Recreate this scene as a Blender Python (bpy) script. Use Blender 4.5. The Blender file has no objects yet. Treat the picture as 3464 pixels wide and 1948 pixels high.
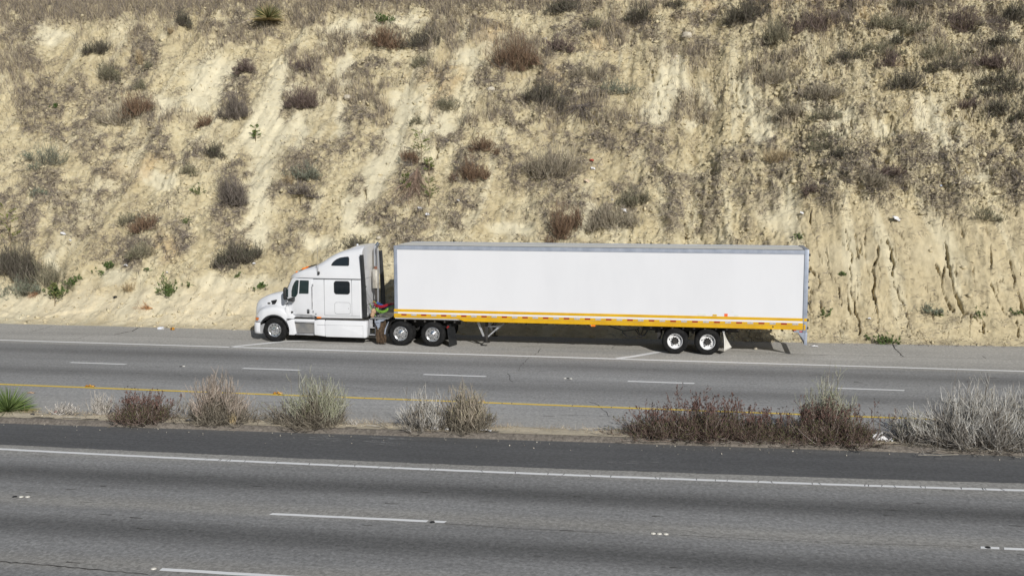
import bpy, math, random
import numpy as np
R_ = math.radians
scene = bpy.context.scene
COL = scene.collection
rng = np.random.default_rng(7)

# ------------------------------------------------------------------ camera numbers (fitted to the lane lines and the trailer)
CAM = np.array([0.0, 0.0, 6.845])
FW, FH, FPX = 3464.0, 1948.0, 3511.5
RIGHT = np.array([0.98523217, 0.17121841, -0.00135337])
UP = np.array([-0.01714867, 0.10653578, 0.99416098])
FWD = np.array([-0.17036285, 0.97945617, -0.10789864])

def ray(x, y):
    d = FWD + RIGHT * ((x - FW / 2) / FPX) - UP * ((y - FH / 2) / FPX)
    return d

def at(x, y, z=0.0):
    """Point of the horizontal plane z seen at photo pixel x, y."""
    d = ray(x, y)
    return CAM + d * ((z - CAM[2]) / d[2])

def project(P):
    d = P - CAM
    w = d @ FWD
    return FW / 2 + FPX * (d @ RIGHT) / w, FH / 2 - FPX * (d @ UP) / w

# ------------------------------------------------------------------ materials
def mat(name, color, rough=0.6, metal=0.0, coat=0.0, spec=0.5):
    m = bpy.data.materials.new(name)
    m.use_nodes = True
    b = m.node_tree.nodes['Principled BSDF']
    b.inputs['Base Color'].default_value = (*color, 1)
    b.inputs['Roughness'].default_value = rough
    b.inputs['Metallic'].default_value = metal
    b.inputs['Coat Weight'].default_value = coat
    b.inputs['Specular IOR Level'].default_value = spec
    return m

def nd(m, t, **kw):
    n = m.node_tree.nodes.new(t)
    for k, v in kw.items():
        if k in n.inputs:
            n.inputs[k].default_value = v
        else:
            setattr(n, k, v)
    return n

def lk(m, a, b):
    m.node_tree.links.new(a, b)

def bsdf(m):
    return m.node_tree.nodes['Principled BSDF']

def vary(m, c1, c2, scale, detail=6, lo=.35, hi=.65, bump=0.0, bscale=None, stretch=(1, 1, 1), bdist=.01):
    """noise mix between two colours of the thing itself, in object space, with an optional bump"""
    tc = nd(m, 'ShaderNodeTexCoord')
    mp = nd(m, 'ShaderNodeMapping'); mp.inputs['Scale'].default_value = stretch
    lk(m, tc.outputs['Object'], mp.inputs['Vector'])
    n = nd(m, 'ShaderNodeTexNoise', Scale=scale, Detail=detail, Roughness=.6)
    lk(m, mp.outputs['Vector'], n.inputs['Vector'])
    r = nd(m, 'ShaderNodeValToRGB')
    r.color_ramp.elements[0].position = lo; r.color_ramp.elements[0].color = (*c1, 1)
    r.color_ramp.elements[1].position = hi; r.color_ramp.elements[1].color = (*c2, 1)
    lk(m, n.outputs['Fac'], r.inputs['Fac'])
    lk(m, r.outputs['Color'], bsdf(m).inputs['Base Color'])
    if bump:
        n2 = nd(m, 'ShaderNodeTexNoise', Scale=bscale or scale * 3, Detail=4)
        lk(m, tc.outputs['Object'], n2.inputs['Vector'])
        b = nd(m, 'ShaderNodeBump', Strength=bump, Distance=bdist)
        lk(m, n2.outputs['Fac'], b.inputs['Height'])
        lk(m, b.outputs['Normal'], bsdf(m).inputs['Normal'])
    return m

M = {}
M['white_paint'] = vary(mat('white_paint', (.68, .69, .71), .25, coat=.6), (.65, .66, .685), (.69, .70, .725), 1.3, 4)
M['trailer_white'] = vary(mat('trailer_white', (.66, .67, .7), .38, coat=.2), (.64, .65, .68), (.675, .685, .715), .6, 7, .3, .6, .05, 1.1, (1, 1, .35), .02)
M['white_flap'] = vary(mat('white_flap', (.75, .74, .7), .6), (.6, .58, .52), (.78, .77, .74), 4)
M['yellow_paint'] = vary(mat('yellow_paint', (.72, .37, .004), .4, coat=.1), (.56, .31, .003), (.66, .385, .004), 1.6, 6)
M['aluminium'] = vary(mat('aluminium', (.36, .40, .48), .42, .35), (.29, .33, .41), (.41, .45, .53), 2.5, 6)
M['dull_steel'] = vary(mat('dull_steel', (.45, .46, .48), .45, .5), (.3, .31, .33), (.55, .55, .56), 5, 6)
M['tread_steel'] = vary(mat('tread_steel', (.5, .5, .52), .3, .8), (.34, .35, .38), (.6, .57, .52), 3, 6, .3, .7, .15, 9)
M['chrome'] = mat('chrome', (.85, .86, .88), .07, 1.0)
M['alloy'] = vary(mat('alloy', (.8, .8, .8), .22, .95), (.66, .66, .67), (.86, .86, .85), 8)
M['rim_white'] = vary(mat('rim_white', (.75, .75, .76), .4), (.62, .62, .62), (.8, .8, .81), 6)
M['rubber'] = vary(mat('rubber', (.012, .012, .013), .85, spec=.15), (.008, .008, .009), (.024, .024, .023), 7, 6, .35, .75, .2, 30)
M['black_plastic'] = vary(mat('black_plastic', (.016, .017, .019), .5), (.011, .012, .014), (.026, .027, .028), 4)
M['chassis'] = vary(mat('chassis', (.02, .02, .02), .7), (.012, .012, .012), (.05, .045, .04), 3)
M['glass'] = mat('dark_glass', (.012, .016, .02), .04, 0, .3)
M['door_glass'] = mat('door_glass', (.02, .035, .036), .03, 0, .5)
M['seam'] = mat('seam', (.16, .17, .18), .7)
M['amber'] = vary(mat('amber', (.85, .2, .01), .15, coat=.6), (.7, .14, .006), (.95, .3, .02), 9)
M['red_tape'] = mat('red_tape', (.27, .010, .008), .45)
M['silver_tape'] = vary(mat('silver_tape', (.6, .61, .66), .3, .2), (.36, .37, .43), (.56, .56, .6), 26)
M['red_plastic'] = mat('red_plastic', (.5, .02, .02), .3)
M['orange_plate'] = mat('orange_plate', (.75, .12, .02), .5)
M['sticker'] = mat('sticker', (.62, .64, .62), .5)
M['roof'] = vary(mat('trailer_roof', (.7, .69, .64), .7), (.6, .59, .545), (.76, .75, .70), 1.2, 7, .3, .7, .1, 2, (1, 4, 1))
M['muffler'] = vary(mat('muffler', (.62, .6, .54), .35, .6), (.45, .42, .36), (.74, .72, .66), 4)
M['rust'] = vary(mat('rust', (.22, .09, .05), .8), (.14, .06, .035), (.3, .13, .08), 14)
M['hose_red'] = mat('hose_red', (.42, .015, .035), .4)
M['hose_blue'] = mat('hose_blue', (.05, .13, .4), .35)
M['hose_green'] = mat('hose_green', (.24, .5, .06), .4)
M['hose_black'] = mat('hose_black', (.02, .02, .022), .5)
M['bag_tan'] = vary(mat('bag_tan', (.5, .33, .2), .8), (.3, .19, .11), (.58, .4, .26), 8)
M['brown_rope'] = vary(mat('brown_rope', (.1, .065, .035), .9), (.03, .02, .012), (.11, .07, .04), 12)
M['lamp_clear'] = mat('lamp_clear', (.45, .47, .5), .08, .3, .8)
M['line_white'] = vary(mat('line_white', (.78, .78, .77), .6), (.5, .5, .49), (.86, .86, .85), 4.5, 9, .20, .33)
M['line_yellow'] = vary(mat('line_yellow', (.78, .52, .03), .6), (.5, .38, .12), (.86, .60, .06), 2.5, 8, .18, .34)
M['crack'] = vary(mat('crack', (.03, .028, .025), .9), (.02, .018, .016), (.06, .055, .05), 6)
M['ceramic_white'] = vary(mat('ceramic_white', (.7, .68, .6), .3), (.45, .42, .34), (.78, .76, .7), 14)
M['ceramic_black'] = mat('ceramic_black', (.02, .02, .02), .4)
M['litter_white'] = vary(mat('litter_white', (.75, .75, .76), .6), (.6, .6, .62), (.8, .8, .81), 20)
M['litter_red'] = mat('litter_red', (.4, .05, .03), .6)
M['litter_tan'] = mat('litter_tan', (.6, .48, .36), .7)
M['litter_black'] = mat('litter_black', (.02, .02, .022), .6)
M['litter_blue'] = vary(mat('litter_blue', (.5, .6, .75), .4), (.35, .5, .75), (.8, .8, .82), 9)
M['litter_amber'] = vary(mat('litter_amber', (.55, .25, .03), .3), (.3, .1, .01), (.7, .38, .06), 12)
M['stone'] = vary(mat('stone', (.55, .5, .4), .9), (.42, .37, .28), (.62, .57, .47), 5, 6, .3, .7, .4, 9)
M['orange_wood'] = vary(mat('orange_wood', (.42, .22, .1), .8), (.3, .15, .07), (.55, .33, .18), 9)
M['grey_wood'] = vary(mat('grey_wood', (.3, .27, .23), .9), (.2, .18, .15), (.4, .37, .32), 6)

def attr_mat(name, rough=.9, trans=0.0):
    m = mat(name, (.5, .5, .5), rough, spec=.15)
    a = nd(m, 'ShaderNodeAttribute'); a.attribute_name = 'col'
    lk(m, a.outputs['Color'], bsdf(m).inputs['Base Color'])
    return m
M['plant'] = attr_mat('plant_matter')

# ------------------------------------------------------------------ mesh helpers
def tag(o, label=None, cat=None, group=None, kind=None):
    if label: o['label'] = label
    if cat: o['category'] = cat
    if group: o['group'] = group
    if kind: o['kind'] = kind
    return o

def empty(name, loc=(0, 0, 0), rz=0.0, parent=None):
    o = bpy.data.objects.new(name, None)
    o.empty_display_size = .2
    o.location = loc; o.rotation_euler = (0, 0, rz)
    COL.objects.link(o)
    if parent: o.parent = parent
    return o

class MB:
    def __init__(s):
        s.v = []; s.f = []; s.mi = []; s.m = 0
    def add(s, vs, fs):
        b = len(s.v)
        s.v.extend([tuple(map(float, p)) for p in vs])
        for f in fs:
            s.f.append([i + b for i in f]); s.mi.append(s.m)
        return s
    def box(s, x0, x1, y0, y1, z0, z1):
        return s.add([(x0, y0, z0), (x1, y0, z0), (x1, y1, z0), (x0, y1, z0), (x0, y0, z1), (x1, y0, z1), (x1, y1, z1), (x0, y1, z1)],
                     [(0, 3, 2, 1), (4, 5, 6, 7), (0, 1, 5, 4), (1, 2, 6, 5), (2, 3, 7, 6), (3, 0, 4, 7)])
    def prism(s, poly, y0, y1, yf=None):
        """polygon in x,z pushed along y; yf(x,z) adds a curved side to y"""
        n = len(poly); yf = yf or (lambda x, z: 0)
        a = sum(poly[i][0] * poly[(i + 1) % n][1] - poly[(i + 1) % n][0] * poly[i][1] for i in range(n))
        if a < 0: poly = poly[::-1]
        vs = [(x, y0 + yf(x, z), z) for x, z in poly] + [(x, y1 + yf(x, z), z) for x, z in poly]
        fs = [list(range(n)), list(range(2 * n - 1, n - 1, -1))]
        fs += [((i + 1) % n, i, i + n, (i + 1) % n + n) for i in range(n)]
        return s.add(vs, fs)
    def loft(s, rings, closed=True, cap=True):
        n = len(rings[0]); b = []
        for r in rings: b.extend(r)
        fs = []
        for k in range(len(rings) - 1):
            for i in range(n if closed else n - 1):
                j = (i + 1) % n
                fs.append((k * n + i, k * n + j, (k + 1) * n + j, (k + 1) * n + i))
        if cap:
            fs.append(list(range(n))[::-1]); fs.append([(len(rings) - 1) * n + i for i in range(n)])
        return s.add(b, fs)
    def lathe_y(s, prof, cx, cz, n=40, sgn=1, y0=0):
        rings = []
        for r, y in prof:
            rings.append([(cx + r * math.cos(2 * math.pi * i / n), y0 + sgn * y, cz + r * math.sin(2 * math.pi * i / n)) for i in range(n)])
        return s.loft(rings, True, False)
    def lathe_z(s, prof, cx, cy, n=20):
        rings = [[(cx + r * math.cos(2 * math.pi * i / n), cy + r * math.sin(2 * math.pi * i / n), z) for i in range(n)] for r, z in prof]
        return s.loft(rings, True, True)
    def tube(s, pts, r, n=8):
        pts = [np.array(p, float) for p in pts]
        rings = []; up = np.array([0.13, .31, .94])
        for i, p in enumerate(pts):
            t = pts[min(i + 1, len(pts) - 1)] - pts[max(i - 1, 0)]
            t /= np.linalg.norm(t) + 1e-9
            a = np.cross(t, up); la = np.linalg.norm(a)
            if la < 1e-3: a = np.cross(t, np.array([1., 0, 0])); la = np.linalg.norm(a)
            a /= la; b = np.cross(t, a)
            rr = r[i] if isinstance(r, (list, tuple)) else r
            rings.append([tuple(p + rr * (a * math.cos(2 * math.pi * k / n) + b * math.sin(2 * math.pi * k / n))) for k in range(n)])
        return s.loft(rings)
    def ball(s, c, rx, ry=None, rz=None, n=10, seed=None, rough=0.0):
        ry = ry or rx; rz = rz or rx
        rd = random.Random(seed)
        rings = []
        for i in range(1, n):
            th = math.pi * i / n
            rings.append([(c[0] + rx * k * math.sin(th) * math.cos(2 * math.pi * j / n), c[1] + ry * k * math.sin(th) * math.sin(2 * math.pi * j / n), c[2] - rz * k * math.cos(th))
                          for j in range(n) for k in [1 + rough * (rd.random() - .5)]])
        return s.loft(rings)
    def build(s, name, mats, parent=None, smooth=None, bevel=0.0):
        me = bpy.data.meshes.new(name)
        me.from_pydata(s.v, [], s.f)
        mats = mats if isinstance(mats, (list, tuple)) else [mats]
        for m in mats: me.materials.append(M[m] if isinstance(m, str) else m)
        me.polygons.foreach_set('material_index', s.mi)
        import bmesh
        bm = bmesh.new(); bm.from_mesh(me)
        bmesh.ops.recalc_face_normals(bm, faces=bm.faces)
        if bevel:
            es = [e for e in bm.edges if len(e.link_faces) == 2 and e.calc_face_angle(0) > .5]
            bmesh.ops.bevel(bm, geom=es, offset=bevel, segments=2, profile=.6, affect='EDGES', clamp_overlap=True)
        bm.to_mesh(me); bm.free()
        if smooth or bevel:
            me.shade_smooth()
            me.set_sharp_from_angle(angle=R_(smooth or 35))
        o = bpy.data.objects.new(name, me)
        COL.objects.link(o)
        if parent: o.parent = parent
        return o

def np_mesh(name, V, F, mats, parent=None, col=None, smooth=False):
    """fast mesh: V (n,3), F (m,3 or 4)"""
    me = bpy.data.meshes.new(name)
    V = np.ascontiguousarray(V, np.float32); F = np.ascontiguousarray(F, np.int32)
    k = F.shape[1]
    me.vertices.add(len(V)); me.vertices.foreach_set('co', V.ravel())
    me.loops.add(F.size); me.loops.foreach_set('vertex_index', F.ravel())
    me.polygons.add(len(F))
    me.polygons.foreach_set('loop_start', np.arange(0, F.size, k, dtype=np.int32))
    if smooth: me.polygons.foreach_set('use_smooth', np.ones(len(F), bool))
    me.update(calc_edges=True)
    for m in (mats if isinstance(mats, (list, tuple)) else [mats]): me.materials.append(M[m] if isinstance(m, str) else m)
    if col is not None:
        a = me.attributes.new('col', 'FLOAT_COLOR', 'POINT')
        c = np.ones((len(V), 4), np.float32); c[:, :3] = col
        a.data.foreach_set('color', c.ravel())
    o = bpy.data.objects.new(name, me)
    COL.objects.link(o)
    if parent: o.parent = parent
    return o

# ------------------------------------------------------------------ noise
def vnoise(x, y, seed=0):
    xi = np.floor(x).astype(np.int64); yi = np.floor(y).astype(np.int64)
    fx = x - xi; fy = y - yi
    fx = fx * fx * fx * (fx * (fx * 6 - 15) + 10); fy = fy * fy * fy * (fy * (fy * 6 - 15) + 10)
    def h(a, b):
        n = (a * 374761393 + b * 668265263 + seed * 144665 + 1013904223) & 0xffffffff
        n = ((n ^ (n >> 13)) * 1274126177) & 0xffffffff
        n = ((n ^ (n >> 15)) * 2246822519) & 0xffffffff
        return ((n ^ (n >> 16)) & 0xffff) / 32767.5 - 1.0
    a = h(xi, yi); b = h(xi + 1, yi); c = h(xi, yi + 1); d = h(xi + 1, yi + 1)
    return (a + (b - a) * fx) * (1 - fy) + (c + (d - c) * fx) * fy

def fbm(x, y, octs=4, seed=0, gain=.5):
    t = 0; amp = 1; s = 0
    for k in range(octs):
        t = t + amp * vnoise(x * 2 ** k + 17.3 * k, y * 2 ** k - 9.1 * k, seed + k * 31); s += amp; amp *= gain
    return t / s

def sstep(a, b, x):
    t = np.clip((x - a) / (b - a), 0, 1)
    return t * t * (3 - 2 * t)

# ------------------------------------------------------------------ strands: twigs, blades, stems
def strands(paths, rad, cols, sides=2, taper=.35, seed=0):
    """paths (N,K,3), rad (N,), cols (N,3) -> V, F, C"""
    N, K, _ = paths.shape
    r = np.random.default_rng(seed)
    T = np.empty_like(paths)
    T[:, 1:-1] = paths[:, 2:] - paths[:, :-2]; T[:, 0] = paths[:, 1] - paths[:, 0]; T[:, -1] = paths[:, -1] - paths[:, -2]
    T /= np.linalg.norm(T, axis=2, keepdims=True) + 1e-9
    ref = r.normal(size=(N, 1, 3)); A = np.cross(T, np.broadcast_to(ref, T.shape))
    A /= np.linalg.norm(A, axis=2, keepdims=True) + 1e-9
    tp = np.linspace(1, taper, K)[None, :, None] * rad[:, None, None]
    if sides == 2:
        V = np.stack([paths - A * tp, paths + A * tp], axis=2)
    else:
        B = np.cross(T, A)
        V = np.stack([paths + (A * math.cos(2 * math.pi * k / sides) + B * math.sin(2 * math.pi * k / sides)) * tp for k in range(sides)], axis=2)
    base = (np.arange(N) * K * sides)[:, None, None]
    kk = np.arange(K - 1)[None, :, None] * sides
    if sides == 2:
        q = np.array([[0, 1, 3, 2]])
        F = (base[..., None] + kk[..., None] + q[None, None]).reshape(-1, 4)
    else:
        q = np.array([[k, (k + 1) % sides, (k + 1) % sides + sides, k + sides] for k in range(sides)])
        F = (base[..., None] + kk[..., None] + q[None, None]).reshape(-1, 4)
    C = np.repeat(cols, K * sides, axis=0)
    return V.reshape(-1, 3), F, C

def grow(h, w, d, n1, n2, r, lean=(0, 0), spread=1.0, wig=.08, base=.12, up=.35, len2=.42, K=5, hmin=.55, clus=.55):
    """twig paths of a shrub: n1 stems from the root, n2 side twigs on each. Returns P1 (n1,K,3), P2 (n1*n2,4,3)"""
    phi = r.uniform(0, 2 * np.pi, n1)
    th = np.arccos(1 - r.uniform(0, 1, n1) * (1 - math.cos(spread * 1.45)))
    L = r.uniform(hmin, 1.0, n1)
    nc = max(5, n1 // 9); cph = r.uniform(0, 2 * np.pi, nc); cth = np.arccos(1 - r.uniform(0, 1, nc) * (1 - math.cos(spread * 1.45))); cl = r.uniform(hmin, 1.05, nc)
    ck = r.integers(0, nc, n1); inc = r.uniform(0, 1, n1) < clus
    phi = np.where(inc, cph[ck] + r.normal(size=n1) * .22, phi); th = np.where(inc, np.clip(cth[ck] + r.normal(size=n1) * .13, 0, 1.5), th); L = np.where(inc, cl[ck] * r.uniform(.72, 1.04, n1), L)
    end = np.stack([np.sin(th) * np.cos(phi) * w / 2, np.sin(th) * np.sin(phi) * d / 2, np.maximum(np.cos(th), .12) * h], 1) * L[:, None]
    end[:, 0] += lean[0] * end[:, 2]; end[:, 1] += lean[1] * end[:, 2]
    b = r.normal(size=(n1, 3)) * np.array([w, d, 0]) * base
    t = np.linspace(0, 1, K)[None, :, None]
    P = np.empty((n1, K, 3))
    a = r.uniform(.6, .95, (n1, 1, 1)); c = r.uniform(1.0, 1.5, (n1, 1, 1))
    P[:, :, :2] = b[:, None, :2] + end[:, None, :2] * t ** a
    P[:, :, 2:] = end[:, None, 2:] * t ** c
    P[:, 1:] += np.cumsum(r.normal(size=(n1, K - 1, 3)), axis=1) * (wig * h * .25)
    P[:, :, 2] = np.maximum(P[:, :, 2], 0.0)
    if not n2: return P, None
    idx = np.repeat(np.arange(n1), n2); N = len(idx)
    t0 = r.uniform(.25, .95, N) * (K - 1); i0 = np.floor(t0).astype(int); f = (t0 - i0)[:, None]
    i1 = np.minimum(i0 + 1, K - 1)
    S = P[idx, i0] * (1 - f) + P[idx, i1] * f
    T = P[idx, i1] - P[idx, i0]; T /= np.linalg.norm(T, axis=1, keepdims=True) + 1e-9
    D = T * .75 + r.normal(size=(N, 3)) * .42 + np.array([0, 0, up]); D /= np.linalg.norm(D, axis=1, keepdims=True)
    D2 = D * .8 + np.array([0, 0, up]) + r.normal(size=(N, 3)) * .25; D2 /= np.linalg.norm(D2, axis=1, keepdims=True)
    ln = (h * len2 * r.uniform(.5, 1.1, N) * (1.1 - .6 * t0 / (K - 1)))[:, None]
    Q = np.stack([S, S + D * ln * .35, S + D * ln * .5 + D2 * ln * .2, S + D * ln * .5 + D2 * ln * .55], 1)
    Q[:, :, 2] = np.maximum(Q[:, :, 2], .01)
    return P, Q

def leaves_on(Q, n, r, size, col, colvar=.25, tmin=1):
    """leaf sized diamonds near the ends of twigs Q (N,K,3)"""
    N = len(Q)
    i = r.integers(0, N, n); k = r.uniform(tmin, Q.shape[1] - 1.001, n); k0 = k.astype(int); f = (k - k0)[:, None]
    p = Q[i, k0] * (1 - f) + Q[i, k0 + 1] * f
    dr = Q[i, k0 + 1] - Q[i, k0]; dr /= np.linalg.norm(dr, axis=1, keepdims=True) + 1e-9
    a = dr * .6 + r.normal(size=(n, 3)) * .5 + np.array([0, 0, .25]); a /= np.linalg.norm(a, axis=1, keepdims=True)
    b = np.cross(a, r.normal(size=(n, 3))); b /= np.linalg.norm(b, axis=1, keepdims=True) + 1e-9
    s = (size[0] * r.uniform(.6, 1.3, n))[:, None]; wd = (size[1] * r.uniform(.6, 1.3, n))[:, None]
    V = np.stack([p, p + a * s * .5 + b * wd, p + a * s, p + a * s * .5 - b * wd], 1).reshape(-1, 3)
    F = np.arange(4 * n).reshape(-1, 4)
    c = np.array(col)[None] * (1 + r.normal(size=(n, 1)) * colvar)
    return V, F, np.repeat(np.clip(c, .004, .9), 4, axis=0)

def cols(n, r, pal, var=.2):
    pal = np.array(pal); c = pal[r.integers(0, len(pal), n)]
    return np.clip(c * (1 + r.normal(size=(n, 1)) * var), .006, .9)

def join(parts):
    V = []; F = []; C = []; b = 0
    for v, f, c in parts:
        V.append(v); F.append(f + b); C.append(c); b += len(v)
    return np.concatenate(V), np.concatenate(F), np.concatenate(C)

# ------------------------------------------------------------------ the cut slope
FOOT_X = [-60, -30, -25, -19, -5.4, 5, 13, 40]
FOOT_Y = [43.2, 43.2, 43.2, 43.1, 43.35, 43.6, 44.0, 45.4]
def yfoot(x): return np.interp(x, FOOT_X, FOOT_Y)
DD = np.array([-1, 0, .5, 1.2, 2.2, 3.4, 5, 9, 13, 30.])
ZL = np.array([-.3, 0, .10, .50, 1.30, 2.65, 4.6, 9.2, 13.8, 33.3])
ZR = np.array([-.3, 0, .12, .75, 2.70, 4.85, 6.9, 11.1, 15.2, 32.6])
_dd = np.linspace(-1, 30, 1241)
def _sm(z):
    q = np.interp(_dd, DD, z); k = np.ones(17) / 17
    return np.convolve(np.pad(q, 8, mode='edge'), k, 'valid')
_zl, _zr = _sm(ZL), _sm(ZR)
def zhill(x, d):
    t = sstep(0.0, 7.0, x)
    z = np.interp(d, _dd, _zl) * (1 - t) + np.interp(d, _dd, _zr) * t
    rim = 14.75 + 5.5 * sstep(-7, 3, x) + .35 * vnoise(x / 2.3, x * 0 + 3.1, 5)
    zr = np.interp(rim, _dd, _zl) * (1 - t) + np.interp(rim, _dd, _zr) * t
    over = np.maximum(d - rim, 0)
    k = 1.6
    zz = zr + .21 * over + (1.15 - .21) * k * (1 - np.exp(-over / k))
    return np.where(d > rim, zz, z)

xs = np.concatenate([np.arange(-47, 4.5, .056), np.arange(4.5, 16.5, .03), np.arange(16.5, 28, .056)])
ds = np.concatenate([np.arange(-.35, 17.2, .045), np.linspace(17.3, 46, 26)])
X, Dg = np.meshgrid(xs, ds, indexing='ij')
Z0 = zhill(X, Dg)
S = np.cumsum(np.concatenate([np.zeros((len(xs), 1)), np.sqrt(np.diff(Z0, axis=1) ** 2 + np.diff(Dg, axis=1) ** 2)], axis=1), axis=1)
sl = np.gradient(Z0, axis=1) / np.gradient(Dg, axis=1)
nl = np.sqrt(1 + sl ** 2)
NY, NZ = -sl / nl, 1 / nl
YF = yfoot(X)
base = np.stack([X, YF + Dg, Z0], -1)
pu, pv = project(base.reshape(-1, 3))
PU = pu.reshape(X.shape) / FW * 2576; PV = pv.reshape(X.shape) / FW * 2576   # where each soil patch of the photo lies on the slope

# dry brush: x, y, rx, ry of the matted patches seen on the slope
BRUSH = [(60, 8, 190, 28), (260, 8, 190, 34), (480, 14, 160, 34), (620, 30, 90, 36), (800, 24, 120, 32), (980, 6, 140, 16), (560, 80, 120, 22), (770, 60, 50, 20), (330, 190, 65, 60), (370, 125, 35, 55), (110, 270, 62, 95), (180, 320, 75, 60), (300, 270, 90, 45), (400, 310, 42, 34),
 (600, 250, 42, 60), (625, 195, 36, 40), (430, 360, 55, 65), (150, 225, 80, 40), (60, 180, 45, 70), (55, 90, 60, 40), (470, 400, 45, 40), (280, 380, 90, 40), (640, 100, 90, 30), (790, 235, 65, 60), (780, 160, 40, 32), (745, 265, 30, 60), (925, 310, 65, 85),
 (895, 370, 60, 45), (780, 430, 55, 60), (830, 385, 50, 38), (745, 485, 55, 22), (850, 140, 70, 50), (950, 200, 70, 50), (20, 560, 40, 70), (140, 500, 115, 60), (60, 620, 75, 95), (200, 560, 75, 45), (360, 560, 62, 42), (330, 640, 95, 55), (600, 460, 34, 60), (260, 470, 80, 36),
 (590, 640, 60, 55), (600, 560, 55, 40), (470, 610, 30, 60), (960, 95, 55, 34), (1060, 100, 45, 36), (1160, 65, 90, 62), (1240, 210, 55, 50), (1110, 195, 32, 42), (1300, 140, 65, 62), (1400, 230, 75, 70), (1440, 265, 85, 55), (1400, 110, 75, 52), (1320, 300, 105, 52),
 (1150, 345, 85, 50), (1420, 420, 80, 85), (1185, 430, 50, 45), (1540, 520, 90, 65), (1420, 540, 60, 65), (1300, 430, 70, 50), (1560, 350, 95, 62), (1660, 380, 60, 50), (1750, 100, 130, 80), (1500, 180, 60, 50), (1950, 480, 50, 70), (1640, 470, 90, 45), (1740, 545, 95, 55),
 (1600, 80, 120, 60), (1850, 60, 80, 50), (1480, 60, 90, 50), (1040, 560, 55, 80), (960, 560, 70, 50), (1160, 540, 70, 50), (1060, 470, 40, 60), (900, 480, 30, 40), (760, 560, 60, 34), (720, 620, 40, 50),
 (2070, 60, 80, 52), (1880, 40, 70, 45), (2430, 60, 110, 52), (1950, 130, 45, 45), (1970, 290, 62, 65), (2080, 330, 60, 60), (2430, 400, 95, 62), (1960, 390, 62, 32), (2110, 375, 52, 32), (2230, 470, 95, 52),
 (2380, 520, 125, 52), (2545, 480, 62, 90), (2560, 640, 42, 85), (2150, 430, 60, 60), (2080, 490, 70, 70), (1900, 520, 60, 50), (1830, 440, 70, 60), (1740, 300, 60, 60), (1960, 200, 50, 60), (2300, 400, 60, 50), (2290, 570, 90, 26)]
# smooth pale slides: x, y, rx, ry, tilt in degrees
PALE = [(545, 205, 62, 70, 10), (500, 265, 26, 45, 0), (680, 330, 60, 120, 18), (655, 480, 55, 110, 12), (720, 230, 42, 75, 10), (640, 580, 60, 60, 0), (945, 450, 36, 125, 17), (905, 560, 40, 60, 10), (1010, 310, 32, 110, 14), (985, 400, 36, 60, 10), (1060, 255, 36, 42, 0), (1075, 320, 34, 60, 0),
 (860, 130, 26, 110, 0), (860, 300, 18, 75, 0), (750, 330, 22, 70, 5), (1290, 580, 60, 26, 0), (1900, 300, 32, 95, -14), (1935, 345, 22, 40, 0), (1690, 235, 62, 60, 0), (1700, 160, 36, 28, 0), (1780, 250, 26, 48, -20), (1650, 300, 40, 60, 0), (1965, 545, 60, 60, 0), (2205, 340, 34, 26, 0), (1745, 310, 22, 40, 0), (2030, 300, 24, 22, 0),
 (2100, 330, 40, 50, 0), (2360, 370, 60, 46, -24), (2330, 320, 44, 60, -10), (2450, 470, 60, 22, -50), (120, 90, 60, 30, 0), (90, 90, 60, 20, 0), (870, 80, 80, 42, 0), (1000, 55, 90, 28, 0), (430, 280, 40, 34, 0), (400, 460, 60, 22, 0), (300, 690, 60, 30, 0), (600, 720, 120, 30, 0), (200, 770, 320, 40, 0), (480, 780, 260, 40, 0),
 (1120, 330, 20, 60, 0), (130, 660, 20, 34, 0), (1220, 110, 40, 40, 0), (1170, 160, 46, 30, 0), (790, 610, 50, 26, 0), (2140, 640, 110, 44, 0), (2240, 120, 24, 24, 0), (1555, 570, 30, 24, 0), (1480, 560, 30, 40, 0), (2340, 640, 60, 50, -20)]
ORANGE = [(2100, 50, 150, 60), (1980, 20, 120, 40), (2360, 20, 120, 40), (2240, 165, 44, 28), (1930, 30, 120, 42), (2300, 40, 90, 40), (1750, 20, 110, 30), (1230, 90, 70, 60), (1120, 230, 60, 100), (2470, 40, 90, 40), (1500, 130, 60, 40), (1640, 60, 90, 30), (370, 440, 120, 50), (420, 640, 60, 40), (1380, 200, 40, 40)]
wu = 26 * fbm(X / 1.3, S / 1.3, 3, 11); wv = 26 * fbm(X / 1.3, S / 1.3, 3, 12)
QU, QV = PU + wu, PV + wv
def patches(lst, soft=.55):
    m = np.zeros(X.shape, np.float32)
    for p in lst:
        cx, cy, rx, ry = p[:4]; an = R_(p[4]) if len(p) > 4 else 0
        lo = (np.abs(PU - cx) < 2.2 * max(rx, ry)) & (np.abs(PV - cy) < 2.2 * max(rx, ry))
        u = QU[lo] - cx; v = QV[lo] - cy
        a = (u * math.cos(an) + v * math.sin(an)) / rx; b = (-u * math.sin(an) + v * math.cos(an)) / ry
        m[lo] = np.maximum(m[lo], 1 - sstep(soft, 1.25, np.sqrt(a * a + b * b)))
    return m
brush = patches(BRUSH); pale = patches(PALE); orange = patches(ORANGE, .2)
n_mid = fbm(X / .85, S / .95, 4, 21); n_big = fbm(X / 3.2, S / 4.5, 4, 22); n_fine = fbm(X / .26, S / .26, 3, 23)
outside = sstep(2600, 2700, PU) + sstep(-20, -120, PU) + sstep(-10, -60, PV)
brush = np.maximum(brush, np.clip(outside, 0, 1) * sstep(-.1, .2, n_big))
crag = sstep(-6, 2, X + 2.5 * n_big)
brush = np.clip((1 - .5 * crag * sstep(0, .8, PV / 60 - .6)) * brush * sstep(-.42, .16, n_mid + .45 * n_fine) + (.24 + .10 * crag) * sstep(.12 - .05 * crag, .42, n_mid + .5 * n_big + .25 * n_fine) * (1 - pale), 0, 1)
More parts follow.
